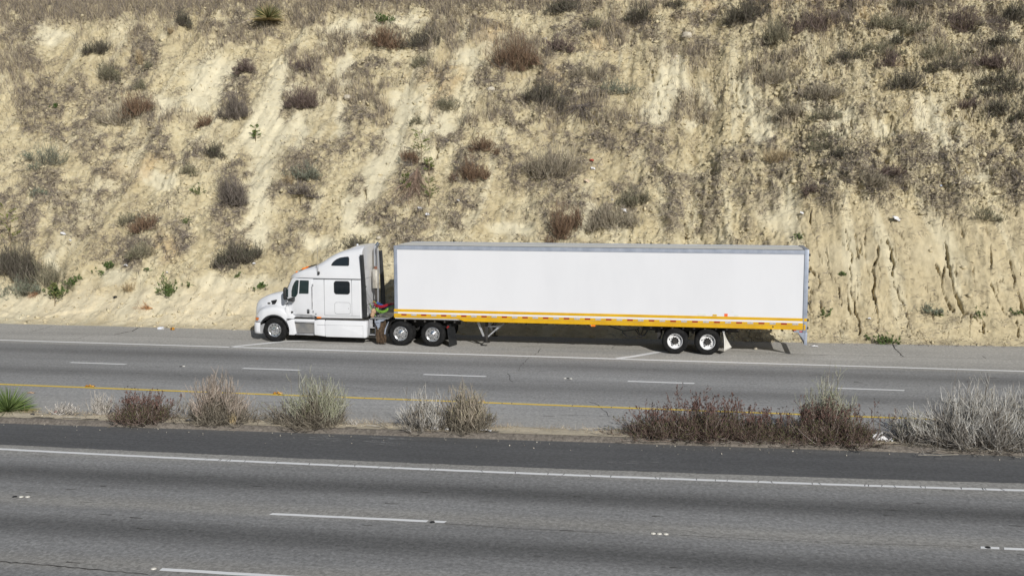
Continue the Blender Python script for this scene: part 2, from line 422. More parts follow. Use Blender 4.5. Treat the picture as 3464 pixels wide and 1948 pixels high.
clay = sstep(1.0, 6.0, X) * (1 - sstep(4.6, 6.6, Z0 + 1.2 * n_big)) 
apron = (1 - sstep(1.5, 3.0, Dg + .5 * n_big)) * (1 - sstep(0, 5, X))
brush *= (1 - .92 * np.clip(clay, 0, 1)) * (1 - np.clip(apron, 0, 1))
rimgrass = sstep(-.5, .5, Dg - (14.75 + 5.5 * sstep(-7, 3, X)))
brush = np.maximum(brush, rimgrass * .95)
pale = pale * (1 - brush)
rough = np.clip(.44 + .6 * brush - .48 * pale - .26 * clay * .8 - .45 * apron + .3 * n_big + .4 * crag * (1 - clay), .05, 1.4)

KS = np.interp(X, [-25, -6, 2, 15], [.24, .20, -.04, -.26])
GU = X - KS * S + .35 * n_big + .12 * n_mid
_cl0 = np.clip(clay, 0, 1)
gul = 1 - 2 * np.abs(fbm(GU / 2.1, S / 26.0, 3, 81, .5)); gul2 = fbm(GU / .62, S / 9.0, 3, 82, .55)
# relief: sagging slope, rills running down it, clods, crumbs
fade = sstep(-.1, 1.3, Dg)
rill = fbm(X / 1.1 + .5 * n_big, S / 8.0, 3, 31)
rill2 = 1 - np.abs(fbm(X / 2.6 + .4 * n_big, S / 13.0, 3, 33)) * 2
H = fade * (.38 * fbm(X / 6.5, S / 8, 3, 30) + .16 * rill + .14 * rill2 * sstep(-4, 6, X))
bil = np.abs(fbm(X / .62, S / .5, 4, 41, .55)); bil2 = np.abs(fbm(X / .24, S / .20, 3, 42, .6))
H += fade * (1 - .80 * _cl0) * (1 - .85 * np.clip(apron, 0, 1)) * (.31 * (.5 + .35 * crag) * gul + .14 * (.7 + .3 * crag) * gul2)
H += rough * fade * (.34 * bil + .22 * bil2 + .16 * n_mid + .07 * fbm(X / .13, S / .13, 2, 43))
H += crag * fade * (1 - .75 * clay) * (.22 * np.abs(fbm(X / .8 + .3 * n_mid, S / 2.2, 4, 46, .55)) + .14 * sstep(0, .05, fbm(X / .9, S / 1.4, 3, 48)))
H += (.10 * fbm(X / 1.0, S / .8, 3, 44) + .018 * fbm(X / .2, S / .2, 2, 45)) * sstep(-.2, .5, Dg)
# small ledges where the crust has slipped
led = fbm(X / 1.7, S / .9, 3, 47)
H += fade * .10 * sstep(.02, .06, led) * (1 - clay)
# drying cracks of the cut face: pixel polylines, half width
def zc(pts): return [((2598 + x / 2.2644) * 2576 / FW, (560 + y / 2.2644) * 2576 / FW) for x, y in pts]
def zm(pts): return [((866 + x / 2.9746) * 2576 / FW, (420 + y / 2.9746) * 2576 / FW) for x, y in pts]
CR = [(zc([(630, 560), (620, 640), (648, 700), (640, 770)]), 3.2), (zc([(835, 655), (828, 740), (795, 790), (808, 880), (798, 985), (818, 1090), (838, 1210), (828, 1290)]), 4.0), (zc([(905, 590), (940, 690), (960, 770), (945, 860)]), 4.6),
 (zc([(945, 860), (990, 1020), (1030, 1110), (1050, 1160)]), 2.0), (zc([(1360, 600), (1375, 740), (1405, 880), (1410, 960), (1450, 1060), (1485, 1150)]), 4.8), (zc([(1285, 770), (1320, 860), (1330, 960), (1365, 1050), (1410, 1125)]), 3.8), (zc([(1350, 770), (1330, 880)]), 2.6),
 (zc([(1485, 1150), (1535, 1170), (1580, 1210), (1612, 1250)]), 4.0), (zc([(1640, 1230), (1643, 1305)]), 4.6), (zc([(1690, 640), (1690, 760), (1680, 830)]), 3.0), (zc([(1840, 760), (1870, 870), (1870, 960)]), 3.6), (zc([(1900, 990), (1920, 1080), (1945, 1170), (1960, 1230)]), 4.8),
 (zc([(1890, 1230), (1910, 1340)]), 4.0), (zc([(1690, 940), (1735, 1040), (1770, 1110), (1830, 1180)]), 2.4), (zc([(605, 990), (610, 1100), (625, 1150)]), 3.0), (zc([(640, 1000), (660, 1120), (690, 1220), (700, 1290)]), 3.2), (zc([(400, 1050), (398, 1100), (425, 1160)]), 2.8), (zc([(535, 950), (560, 1090)]), 2.0),
 (zc([(320, 790), (370, 840)]), 3.6), (zc([(330, 350), (325, 440)]), 3.0), (zc([(1530, 1170), (1535, 1330)]), 2.2), (zc([(1030, 150), (1045, 230)]), 4.4), (zc([(1310, 150), (1370, 260)]), 3.6), (zc([(1650, 20), (1720, 180)]), 3.4), (zc([(630, 770), (625, 980)]), 1.8), (zc([(730, 560), (735, 620)]), 2.4),
 (zm([(1105, 700), (1112, 800)]), 4.4), (zm([(1840, 0), (1850, 120), (1810, 420)]), 2.2), (zm([(450, 740), (455, 850)]), 3.0), ([(1855, 205), (1848, 250), (1862, 300)], 2.6), ([(1655, 245), (1660, 300)], 3.4), ([(1690, 205), (1660, 232)], 3.4), ([(1145, 165), (1180, 172)], 4.0), ([(1495, 290), (1503, 330)], 3.2), ([(1640, 190), (1646, 215)], 3.8),
 ([(2135, 320), (2140, 345)], 4.0), ([(2240, 330), (2232, 360)], 3.0), ([(2008, 340), (2015, 372)], 3.0), ([(2385, 345), (2400, 380)], 3.0), ([(2300, 420), (2318, 470)], 3.0), ([(2440, 300), (2452, 350)], 2.6), ([(1885, 700), (1890, 760)], 2.0)]
ju = 6.0 * fbm(X / .30, S / .26, 4, 51, .65); jv = 4.0 * fbm(X / .3, S / .3, 3, 52); cmod = .28 + .72 * sstep(-.25, .15, fbm(X / .5, S / .45, 3, 53))
crk = np.zeros(X.shape)
for pts, wd in CR:
    for k, ((x0, y0), (x1, y1)) in enumerate(zip(pts[:-1], pts[1:])):
        lo = (PU > min(x0, x1) - 22) & (PU < max(x0, x1) + 22) & (PV > min(y0, y1) - 22) & (PV < max(y0, y1) + 22)
        u = PU[lo] + ju[lo] - x0; v = PV[lo] + jv[lo] - y0
        L2 = (x1 - x0) ** 2 + (y1 - y0) ** 2
        t = np.clip((u * (x1 - x0) + v * (y1 - y0)) / L2, 0, 1)
        dist = np.hypot(u - t * (x1 - x0), v - t * (y1 - y0))
        crk[lo] = np.maximum(crk[lo], np.exp(-(dist / (wd * .50 * (.5 + .5 * cmod[lo]))) ** 4) * cmod[lo])
fine_crk = (np.abs(fbm(GU / .5 + .15 * n_fine, S / 2.2, 3, 54)) < .018) * (.4 * crag + .3 * np.clip(clay, 0, 1)) * sstep(-.1, .25, n_mid)
H -= .62 * np.maximum(crk, .4 * fine_crk * (1 - brush))
POS = base.copy()
POS[..., 1] += NY * H; POS[..., 2] += NZ * H
# soil colours (dry albedo)
def C3(*c): return np.array(c, np.float32)
def mixc(a, b, t): return a * (1 - t[..., None]) + b * t[..., None]
colr = mixc(np.broadcast_to(C3(.462, .402, .262), X.shape + (3,)), C3(.525, .468, .318), sstep(-.35, .35, n_big))
colr = mixc(colr, C3(.40, .345, .228), .55 * sstep(.0, .45, fbm(X / .5, S / .7, 4, 61)))
colr = mixc(colr, C3(.44, .395, .28), .45 * crag * sstep(-.3, .3, n_mid))
colr = mixc(colr, C3(.61, .57, .435), pale * .85)
colr = mixc(colr, C3(.475, .41, .275), np.clip(clay, 0, 1) * .75)
colr = mixc(colr, C3(.56, .495, .36), np.clip(apron, 0, 1) * .75)
colr = mixc(colr, C3(.49, .345, .18), orange * .5 * sstep(-.4, .2, n_mid))
streak = fbm(GU / .24, S / 3.2, 3, 63)
colr = mixc(colr, C3(.59, .55, .415), .55 * sstep(.05, .45, fbm(GU / .8, S / 7.0, 3, 67)) * (1 - brush))
colr = mixc(colr, C3(.40, .345, .225), .4 * sstep(.05, .45, fbm(GU / .7, S / 5.0, 3, 68)) * (1 - pale))
colr *= (1 + .10 * streak * (pale + .3))[..., None]
colr = mixc(colr, C3(.225, .195, .163), brush * .74 * sstep(-.42, .25, n_fine + .3 * n_mid))
spk = fbm(X / .15, S / .12, 3, 64)
colr = mixc(colr, C3(.22, .185, .13), (.36 - .26 * pale - .22 * apron) * sstep(.18, .42, spk + .25 * n_mid))
colr = mixc(colr, C3(.62, .58, .45), .3 * sstep(.2, .5, -spk - .2 * n_mid) * (1 - .6 * clay))
colr *= (1 + .12 * n_fine + .07 * fbm(X / .1, S / .1, 2, 66))[..., None]
colr = np.clip(colr * np.array([1.05, 1.03, .985]), .03, .8)
nx, ny = X.shape
ii = (np.arange(nx - 1)[:, None] * ny + np.arange(ny - 1)[None, :])
FQ = np.stack([ii, ii + ny, ii + ny + 1, ii + 1], -1).reshape(-1, 4)
soil = attr_mat('dry_soil', .95)
tc = nd(soil, 'ShaderNodeTexCoord'); n1 = nd(soil, 'ShaderNodeTexNoise', Scale=7, Detail=7, Roughness=.78)
lk(soil, tc.outputs['Object'], n1.inputs['Vector'])
bp = nd(soil, 'ShaderNodeBump', Strength=.9, Distance=.06); lk(soil, n1.outputs['Fac'], bp.inputs['Height']); lk(soil, bp.outputs['Normal'], bsdf(soil).inputs['Normal'])
hill = np_mesh('hillside', POS.reshape(-1, 3), FQ, soil, None, colr.reshape(-1, 3), smooth=True)
tag(hill, kind='structure')

def hill_hit(px, py):
    """x and d of the slope seen at display pixel (2576 wide)"""
    d = ray(px * FW / 2576, py * FW / 2576)
    ts = np.linspace(38, 75, 1500) / d[1]
    P = CAM + ts[:, None] * d
    dz = P[:, 2] - zhill(P[:, 0], P[:, 1] - yfoot(P[:, 0]))
    k = int(np.argmax(dz < 0)) if (dz < 0).any() else len(dz) - 1
    return P[k, 0], P[k, 1] - yfoot(P[k, 0])
def surf(x, d):
    """displaced surface point(s)"""
    i = np.clip(np.searchsorted(xs, x) - 1, 0, nx - 2)
    j = np.clip(np.searchsorted(ds, d) - 1, 0, ny - 2)
    return POS[i, j], i, j
def on_hill(px, py):
    x, d = hill_hit(px, py)
    return surf(x, d)[0]

# dry grass and matted twigs lying on the slope: nobody could count them
r = np.random.default_rng(5)
NS = 285000
ci = r.integers(0, nx, NS * 4); cj = r.integers(0, int((18.5 + .35) / .045) if ny > 420 else ny - 27, NS * 4)
cj = np.minimum(cj, ny - 2)
gate = brush[ci, cj] * (.25 + .75 * sstep(-.4, .25, n_fine[ci, cj] + n_mid[ci, cj])) * (.45 + .55 * sstep(-.25, .3, n_fine[ci, cj])) + .045 + .025 * crag[ci, cj] - .04 * pale[ci, cj] - .05 * np.clip(apron, 0, 1)[ci, cj] - .05 * np.clip(clay, 0, 1)[ci, cj]
keep = r.uniform(0, 1, NS * 4) < gate * .95
vis = (PU[ci, cj] > -330) & (PU[ci, cj] < 2900) & (PV[ci, cj] > -60)
ci, cj = ci[keep & vis][:NS], cj[keep & vis][:NS]
N = len(ci)
P0 = POS[ci, cj] + r.uniform(-.03, .03, (N, 3))
nrm = np.stack([np.zeros(N), NY[ci, cj], NZ[ci, cj]], 1)
down = np.stack([np.zeros(N), -NZ[ci, cj] * -1 * 0 - nrm[:, 2], nrm[:, 1]], 1)
patchdir = vnoise(X / 1.6, S / 1.6, 71)[ci, cj]
grass = sstep(-.1, .35, vnoise(X / 2.2, S / 2.0, 72)[ci, cj]) * (PV[ci, cj] < 330) + rimgrass[ci, cj]
grass = np.clip(grass, 0, 1)
dirv = nrm * r.uniform(.15, .7, (N, 1)) + np.array([1, 0, 0]) * (r.normal(size=(N, 1)) * .8 + patchdir[:, None] * .6) + down * (r.normal(size=(N, 1)) * .6 + .25)
dirv = dirv * (1 - grass[:, None]) + grass[:, None] * (np.array([0, -.12, 1.0]) + r.normal(size=(N, 3)) * .26)
dirv /= np.linalg.norm(dirv, axis=1, keepdims=True)
ln = (r.uniform(.12, .42, N) + grass * r.uniform(.02, .22, N) + .05 * rimgrass[ci, cj])[:, None]
bend = r.normal(size=(N, 3)) * .35 + np.array([0, 0, -.25]) * (1 - grass[:, None])
P1 = P0 + dirv * ln * .5 + nrm * .02
P2 = P0 + dirv * ln + bend * ln * .6
paths = np.stack([P0 - nrm * .02, P1, P2], 1)
pal_scrub = np.array([(.185, .16, .145), (.25, .215, .185), (.13, .115, .10), (.31, .265, .205), (.215, .185, .17)])
pal_straw = np.array([(.40, .33, .22), (.30, .255, .19), (.46, .39, .27), (.25, .215, .18)])
isst = r.uniform(0, 1, N) < (.16 + .50 * grass)
cc = np.where(isst[:, None], pal_straw[r.integers(0, 4, N)], pal_scrub[r.integers(0, 5, N)]) * (1 + r.normal(size=(N, 1)) * .15)
V, F, C = strands(paths, r.uniform(.006, .0125, N), np.clip(cc, .02, .8), 2, .4, 3)
tag(np_mesh('dry_grass', V, F, 'plant', None, C), kind='stuff')

# crumbled clods of the crust lying on the slope
r = np.random.default_rng(9); NC = 125000
ci = r.integers(0, nx, NC); cj = r.integers(8, ny - 28, NC)
kp = (r.uniform(0, 1, NC) < .10 + .75 * np.clip(rough[ci, cj] - .25, 0, 1) - .09 * np.clip(clay, 0, 1)[ci, cj] + .25 * (apron[ci, cj] > .2) * (r.uniform(0, 1, NC) < .15)) & (PU[ci, cj] > -330) & (PU[ci, cj] < 2900) & (PV[ci, cj] > -40)
ci, cj = ci[kp], cj[kp]; N = len(ci)
sz = np.clip(r.lognormal(-3.35, .5, N), .012, .12)[:, None, None]
OCT = np.array([(1, 0, 0), (-1, 0, 0), (0, 1, 0), (0, -1, 0), (0, 0, 1), (0, 0, -1)], float)
OF = np.array([(0, 2, 4), (2, 1, 4), (1, 3, 4), (3, 0, 4), (2, 0, 5), (1, 2, 5), (3, 1, 5), (0, 3, 5)])
Vc = (OCT[None] + r.normal(size=(N, 6, 3)) * .38) * sz * np.array([1.15, .9, .85]) + (POS[ci, cj] + np.stack([r.uniform(-.03, .03, N), NY[ci, cj] * .012, NZ[ci, cj] * .012], 1))[:, None]
Fc = (np.arange(N) * 6)[:, None, None] + OF[None]
cc = np.clip(colr[ci, cj] * .35 + np.array([(.54, .47, .31)]) * .65 * (1 + r.normal(size=(N, 1)) * .16), .03, .8)
tag(np_mesh('soil_clods', Vc.reshape(-1, 3), Fc.reshape(-1, 3), 'plant', None, np.repeat(cc, 6, axis=0)), kind='stuff')

# ------------------------------------------------------------------ ground, roads, kerb
def poly_y(pts):
    px = [p[0] for p in pts]; py = [p[1] for p in pts]
    k = np.polyfit(px, py, 2 if len(pts) > 3 else 1)
    lo, hi = min(px) - 6, max(px) + 6
    dk = np.polyder(k)
    def f(x):
        x = np.asarray(x, float); c = np.clip(x, lo, hi)
        return np.polyval(k, c) + np.polyval(dk, c) * (x - c)
    return f
y_far_white = poly_y([(-28.57, 38.77), (-17.94, 38.66), (-10.6, 38.6), (-1.68, 38.46), (4.9, 38.40), (11.53, 38.38)])
y_far_dash = poly_y([(-22.6, 34.46), (-15.8, 34.39), (-9.1, 34.38), (-2, 34.29), (6.7, 34.27)])
y_yellow = poly_y([(-22.46, 30.38), (-13.49, 30.36), (-5.27, 30.29), (-2.88, 30.28), (6.58, 30.28)])
y_near_white = poly_y([(-17.13, 23.0), (-7.79, 23.02), (-.42, 23.2), (7.22, 23.62)])
y_patch = poly_y([(-17.43, 23.41), (-7.95, 23.5), (-.43, 23.7), (7.39, 24.18)])
y_near_dash = poly_y([(-8.4, 19.4), (-4.75, 19.45), (5.33, 19.77)])
y_near_dash2 = poly_y([(-9.14, 16.24), (-4, 16.3), (4, 16.5)])
def y_kerb(x): return 25.48 + .0396 * (np.asarray(x, float) + 19)
GX = np.concatenate([np.linspace(-400, -60, 12), np.linspace(-50, 40, 91), np.linspace(60, 400, 12)])

def strip(name, fa, fb, z, m, kind='structure', nx_=None, za=None):
    gx = GX if nx_ is None else nx_
    V = np.concatenate([np.stack([gx, np.broadcast_to(fa(gx), gx.shape), np.full(len(gx), z if za is None else za)], 1), np.stack([gx, np.broadcast_to(fb(gx), gx.shape), np.full(len(gx), z)], 1)])
    n = len(gx); i = np.arange(n - 1)
    o = np_mesh(name, V, np.stack([i, i + 1, i + 1 + n, i + n], 1), m)
    return tag(o, kind=kind)

def asphalt(name, slope, y0, y1, stops, speck=.16, tint=(1, .985, .955)):
    """worn asphalt: tone across the carriageway (tyre and oil bands), aggregate speckle, patches"""
    m = mat(name, (.3, .3, .3), .88, spec=.25)
    tc = nd(m, 'ShaderNodeTexCoord'); sp = nd(m, 'ShaderNodeSeparateXYZ'); lk(m, tc.outputs['Object'], sp.inputs[0])
    sx = nd(m, 'ShaderNodeMath', operation='MULTIPLY'); lk(m, sp.outputs['X'], sx.inputs[0]); sx.inputs[1].default_value = -slope
    yy = nd(m, 'ShaderNodeMath', operation='ADD'); lk(m, sp.outputs['Y'], yy.inputs[0]); lk(m, sx.outputs[0], yy.inputs[1])
    mpw = nd(m, 'ShaderNodeMapping'); mpw.inputs['Scale'].default_value = (.12, .5, 1); lk(m, tc.outputs['Object'], mpw.inputs['Vector'])
    nw = nd(m, 'ShaderNodeTexNoise', Scale=1.0, Detail=5); lk(m, mpw.outputs['Vector'], nw.inputs['Vector'])
    wob = nd(m, 'ShaderNodeMath', operation='MULTIPLY_ADD'); lk(m, nw.outputs['Fac'], wob.inputs[0]); wob.inputs[1].default_value = .45; lk(m, yy.outputs[0], wob.inputs[2])
    mr = nd(m, 'ShaderNodeMapRange'); lk(m, wob.outputs[0], mr.inputs['Value']); mr.inputs['From Min'].default_value = y0 + .22; mr.inputs['From Max'].default_value = y1 + .22
    cr = nd(m, 'ShaderNodeValToRGB'); cr.color_ramp.interpolation = 'EASE'
    els = cr.color_ramp.elements
    for k, (y, c) in enumerate(stops):
        pos = (y - y0) / (y1 - y0)
        if k == 0: e = els[0]; e.position = pos
        elif k == 1: e = els[1]; e.position = 1.0
        if k == 0: e.color = (*c, 1); continue
        if k == len(stops) - 1: els[len(els) - 1].position = pos; els[len(els) - 1].color = (*c, 1); continue
        e = els.new(pos); e.color = (*c, 1)
    lk(m, mr.outputs[0], cr.inputs['Fac'])
    na = nd(m, 'ShaderNodeTexNoise', Scale=11, Detail=5, Roughness=.8); lk(m, tc.outputs['Object'], na.inputs['Vector'])
    nb = nd(m, 'ShaderNodeTexNoise', Scale=.9, Detail=6, Roughness=.62); lk(m, mpw.outputs['Vector'], nb.inputs['Vector'])
    nc = nd(m, 'ShaderNodeTexVoronoi', Scale=17); lk(m, tc.outputs['Object'], nc.inputs['Vector'])
    f1 = nd(m, 'ShaderNodeMapRange'); lk(m, na.outputs['Fac'], f1.inputs['Value']); f1.inputs['From Min'].default_value = .3; f1.inputs['From Max'].default_value = .7; f1.inputs['To Min'].default_value = 1 - speck * 2.2; f1.inputs['To Max'].default_value = 1 + speck * 2.2
    f2 = nd(m, 'ShaderNodeMapRange'); lk(m, nb.outputs['Fac'], f2.inputs['Value']); f2.inputs['From Min'].default_value = .3; f2.inputs['From Max'].default_value = .7; f2.inputs['To Min'].default_value = .88; f2.inputs['To Max'].default_value = 1.1
    f3 = nd(m, 'ShaderNodeMapRange'); lk(m, nc.outputs['Color'], f3.inputs['Value']); f3.inputs['To Min'].default_value = 1 - speck; f3.inputs['To Max'].default_value = 1 + speck
    a = nd(m, 'ShaderNodeMath', operation='MULTIPLY'); lk(m, f1.outputs[0], a.inputs[0]); lk(m, f2.outputs[0], a.inputs[1])
    mps = nd(m, 'ShaderNodeMapping'); mps.inputs['Scale'].default_value = (.10, 5.0, 1); lk(m, tc.outputs['Object'], mps.inputs['Vector'])
    ns = nd(m, 'ShaderNodeTexNoise', Scale=1.0, Detail=4, Roughness=.65); lk(m, mps.outputs['Vector'], ns.inputs['Vector'])
    f4 = nd(m, 'ShaderNodeMapRange'); lk(m, ns.outputs['Fac'], f4.inputs['Value']); f4.inputs['From Min'].default_value = .3; f4.inputs['From Max'].default_value = .7; f4.inputs['To Min'].default_value = .91; f4.inputs['To Max'].default_value = 1.08
    a2 = nd(m, 'ShaderNodeMath', operation='MULTIPLY'); lk(m, a.outputs[0], a2.inputs[0]); lk(m, f4.outputs[0], a2.inputs[1])
    b = nd(m, 'ShaderNodeMath', operation='MULTIPLY'); lk(m, a2.outputs[0], b.inputs[0]); lk(m, f3.outputs[0], b.inputs[1])
    vm = nd(m, 'ShaderNodeVectorMath', operation='SCALE'); lk(m, cr.outputs['Color'], vm.inputs[0]); lk(m, b.outputs[0], vm.inputs['Scale'])
    lk(m, vm.outputs[0], bsdf(m).inputs['Base Color'])
    bu = nd(m, 'ShaderNodeBump', Strength=.35, Distance=.006); lk(m, na.outputs['Fac'], bu.inputs['Height']); lk(m, bu.outputs['Normal'], bsdf(m).inputs['Normal'])
    return m
def g_(v, t=(1, .99, .965)): return tuple(v * k for k in t)
W_ = (1.06, 1.02, .94)
far_asphalt = asphalt('far_asphalt', -.008, 26, 46, [(26.5, g_(0.389, W_)), (29.6, g_(0.373, (1, .985, .95))), (30.9, g_(0.335)), (31.7, g_(0.297)), (32.75, g_(0.221)), (33.7, g_(0.281)), (34.5, g_(0.308)), (35.4, g_(0.275)), (36.55, g_(0.205)), (37.6, g_(0.265)), (38.5, g_(0.367, W_)), (39.6, g_(0.416, W_)), (43.3, g_(0.400, W_))], .15)
near_asphalt = asphalt('near_asphalt', .022, 8, 26, [(9, g_(0.278)), (12.8, g_(0.267)), (14.5, g_(0.156)), (15.9, g_(0.256)), (16.55, g_(0.300, W_)), (17.2, g_(0.273)), (18.3, g_(0.139)), (19.2, g_(0.262)), (19.75, g_(0.306, W_)), (20.5, g_(0.273)), (21.6, g_(0.128)), (22.6, g_(0.262)), (23.4, g_(0.318, W_)), (24.6, g_(0.323, W_))], .17)
new_asphalt = asphalt('new_asphalt', .03, 22, 28, [(22.5, g_(0.130, (1, 1, 1.0))), (24.6, g_(0.117, (1, 1, 1.0))), (25.4, g_(0.123, (1, 1, 1.0))), (26.6, g_(0.147))], .12)
kerb_asphalt = asphalt('kerb_asphalt', .04, 24, 28, [(24, g_(.165, (1, .87, .73))), (26, g_(.18, (1, .88, .75))), (28, g_(.165, (1, .87, .73)))], .22)

gm = vary(mat('far_ground', (.4, .34, .22), .95), (.33, .28, .18), (.46, .4, .27), .05)
tag(np_mesh('ground', [(-2500, -2500, -.4), (2500, -2500, -.4), (2500, 2500, -.4), (-2500, 2500, -.4)], [(0, 1, 2, 3)], gm), kind='structure')
strip('far_road', lambda x: y_kerb(x) + .35, lambda x: yfoot(x) + 1.2, 0.0, far_asphalt)
strip('near_road', lambda x: np.full(len(x), -14.0), lambda x: y_kerb(x) + .05, 0.0, near_asphalt)
jx = np.concatenate([np.linspace(-400, -60, 12), np.arange(-50, 40, .12), np.linspace(60, 400, 12)])
strip('road_shoulder', lambda x: y_patch(x) + .015 * vnoise(x * 2.2, x * 0, 3) , lambda x: y_kerb(x) + .02 + .05 * vnoise(x * 1.4, x * 0 + 4, 4), 0.004, new_asphalt, nx_=jx)
# sloping asphalt dike along the median
kv = []
for dy, dz in [(.0, 0.006), (.03, .03), (.17, .105), (.23, .118), (.42, .11), (.44, -.05)]:
    kv.append(np.stack([jx, y_kerb(jx) + dy + .012 * vnoise(jx * 1.7, jx * 0 + dy * 9, 8), np.full(len(jx), dz) + (.006 * vnoise(jx * 3.1, jx * 0 + dy, 9) if dz > .02 else 0)], 1))
kv = np.stack(kv, 1); n = len(jx); i = (np.arange(n - 1)[:, None] * 6 + np.arange(5)[None]).ravel()
tag(np_mesh('kerb', kv.reshape(-1, 3), np.stack([i, i + 6, i + 7, i + 1], 1), kerb_asphalt, smooth=True), kind='structure')
# windblown soil strip of the median
mx = np.concatenate([np.linspace(-400, -60, 12), np.arange(-40, 30, .06), np.linspace(60, 400, 12)]); mt = np.linspace(0, 1, 26)
A, B = np.meshgrid(mx, mt, indexing='ij')
yy = y_kerb(A) + .21 + B * (1.02 + .22 * vnoise(A / 1.6, A * 0, 14) + .10 * vnoise(A / .35, A * 0, 15))
zz = .122 - .125 * sstep(.45, 1.0, B) + .03 * fbm(A / .5, yy / .4, 3, 16) * np.minimum(B * 6, 1) * np.minimum((1 - B) * 6, 1) + .035 * sstep(.12, .5, B) * (1 - sstep(.5, .95, B))
cs = mixc(np.broadcast_to(C3(.52, .455, .345), A.shape + (3,)), C3(.40, .335, .24), sstep(.25, .75, B + .2 * fbm(A / .5, yy / .3, 3, 18)))
cs = cs * (1 + .12 * fbm(A / .16, yy / .12, 3, 19))[..., None]
n2 = len(mt); i = (np.arange(len(mx) - 1)[:, None] * n2 + np.arange(n2 - 1)[None]).ravel()
tag(np_mesh('median_soil', np.stack([A, yy, zz], -1).reshape(-1, 3), np.stack([i, i + n2, i + n2 + 1, i + 1], 1), soil, None, cs.reshape(-1, 3), smooth=True), kind='structure')

# painted lines
def paint(name, segs, m):
    V = []; F = []
    for f, x0, x1, wd, skew in segs:
        n = max(2, int((x1 - x0) / .25)); gx = np.linspace(x0, x1, n)
        yc = f(gx); b = len(V)
        jj = .006 * np.array([math.sin(k * 1.7 + x0) for k in range(n)])
        sk = np.zeros(n); sk[0] = skew; sk[-1] = skew
        V += list(zip(gx, yc - wd / 2 + jj, [.005] * n)) + list(zip(gx + sk, yc + wd / 2 + jj * .7, [.005] * n))
        F += [(b + k, b + k + 1, b + k + 1 + n, b + k + n) for k in range(n - 1)]
    return tag(np_mesh(name, V, F, m), kind='structure')
segs = [(y_far_white, -200, 200, .19, 0), (y_near_white, -200, 200, .145, 0)]
for a, b in [(-36.9, -34.6), (-29.8, -27.55), (-22.58, -20.34), (-15.78, -13.63), (-9.11, -6.91), (-2.07, .12), (4.62, 6.73), (11.4, 13.6), (18.2, 20.4)]: segs.append((y_far_dash, a, b, .145, .05))
for a, b in [(-23.0, -19.4), (-8.38, -5.12), (-5.0, -4.75), (5.33, 5.66), (5.74, 9.1), (19.4, 23)]: segs.append((y_near_dash, a, b, .12, .03))
for a, b in [(-23.3, -19.7), (-9.07, -5.6), (5, 8.6)]: segs.append((y_near_dash2, a, b, .12, .0))
paint('road_markings', segs, 'line_white')
paint('yellow_edge_line', [(y_yellow, -200, 200, .165, 0)], 'line_yellow')
def ribbon(pts, w0, w1, z, V, F, jit=0.0, rr=None):
    pts = np.array(pts, float)
    seg = []
    for a, b in zip(pts[:-1], pts[1:]):
        n = max(2, int(np.hypot(*(b - a)[:2]) / .10)) if jit else 2
        for k in range(n): seg.append(a + (b - a) * k / n)
    seg.append(pts[-1]); seg = np.array(seg)[:, :2]
    if jit: seg[1:-1] += rr.normal(size=seg[1:-1].shape) * jit
    t = np.gradient(seg, axis=0); t /= np.linalg.norm(t, axis=1, keepdims=True) + 1e-9
    nr = np.stack([-t[:, 1], t[:, 0]], 1)
    w = np.linspace(w0, w1, len(seg))[:, None] * (.5 if not jit else .5 * rr.uniform(.4, 1.3, (len(seg), 1)))
    b = len(V)
    V += [(x, y, z) for x, y in seg - nr * w] + [(x, y, z) for x, y in seg + nr * w]
    n = len(seg); F += [(b + k, b + k + 1, b + k + 1 + n, b + k + n) for k in range(n - 1)]
V, F = [], []
ribbon([at(776, 1173.5), at(840, 1167), at(960, 1155), at(1080, 1151)], .22, .26, .005, V, F)
ribbon([at(2088, 1212), at(2140, 1206), at(2225, 1191), at(2310, 1186)], .26, .28, .005, V, F)
tag(np_mesh('shoulder_chevrons', V, F, 'line_white'), kind='structure')
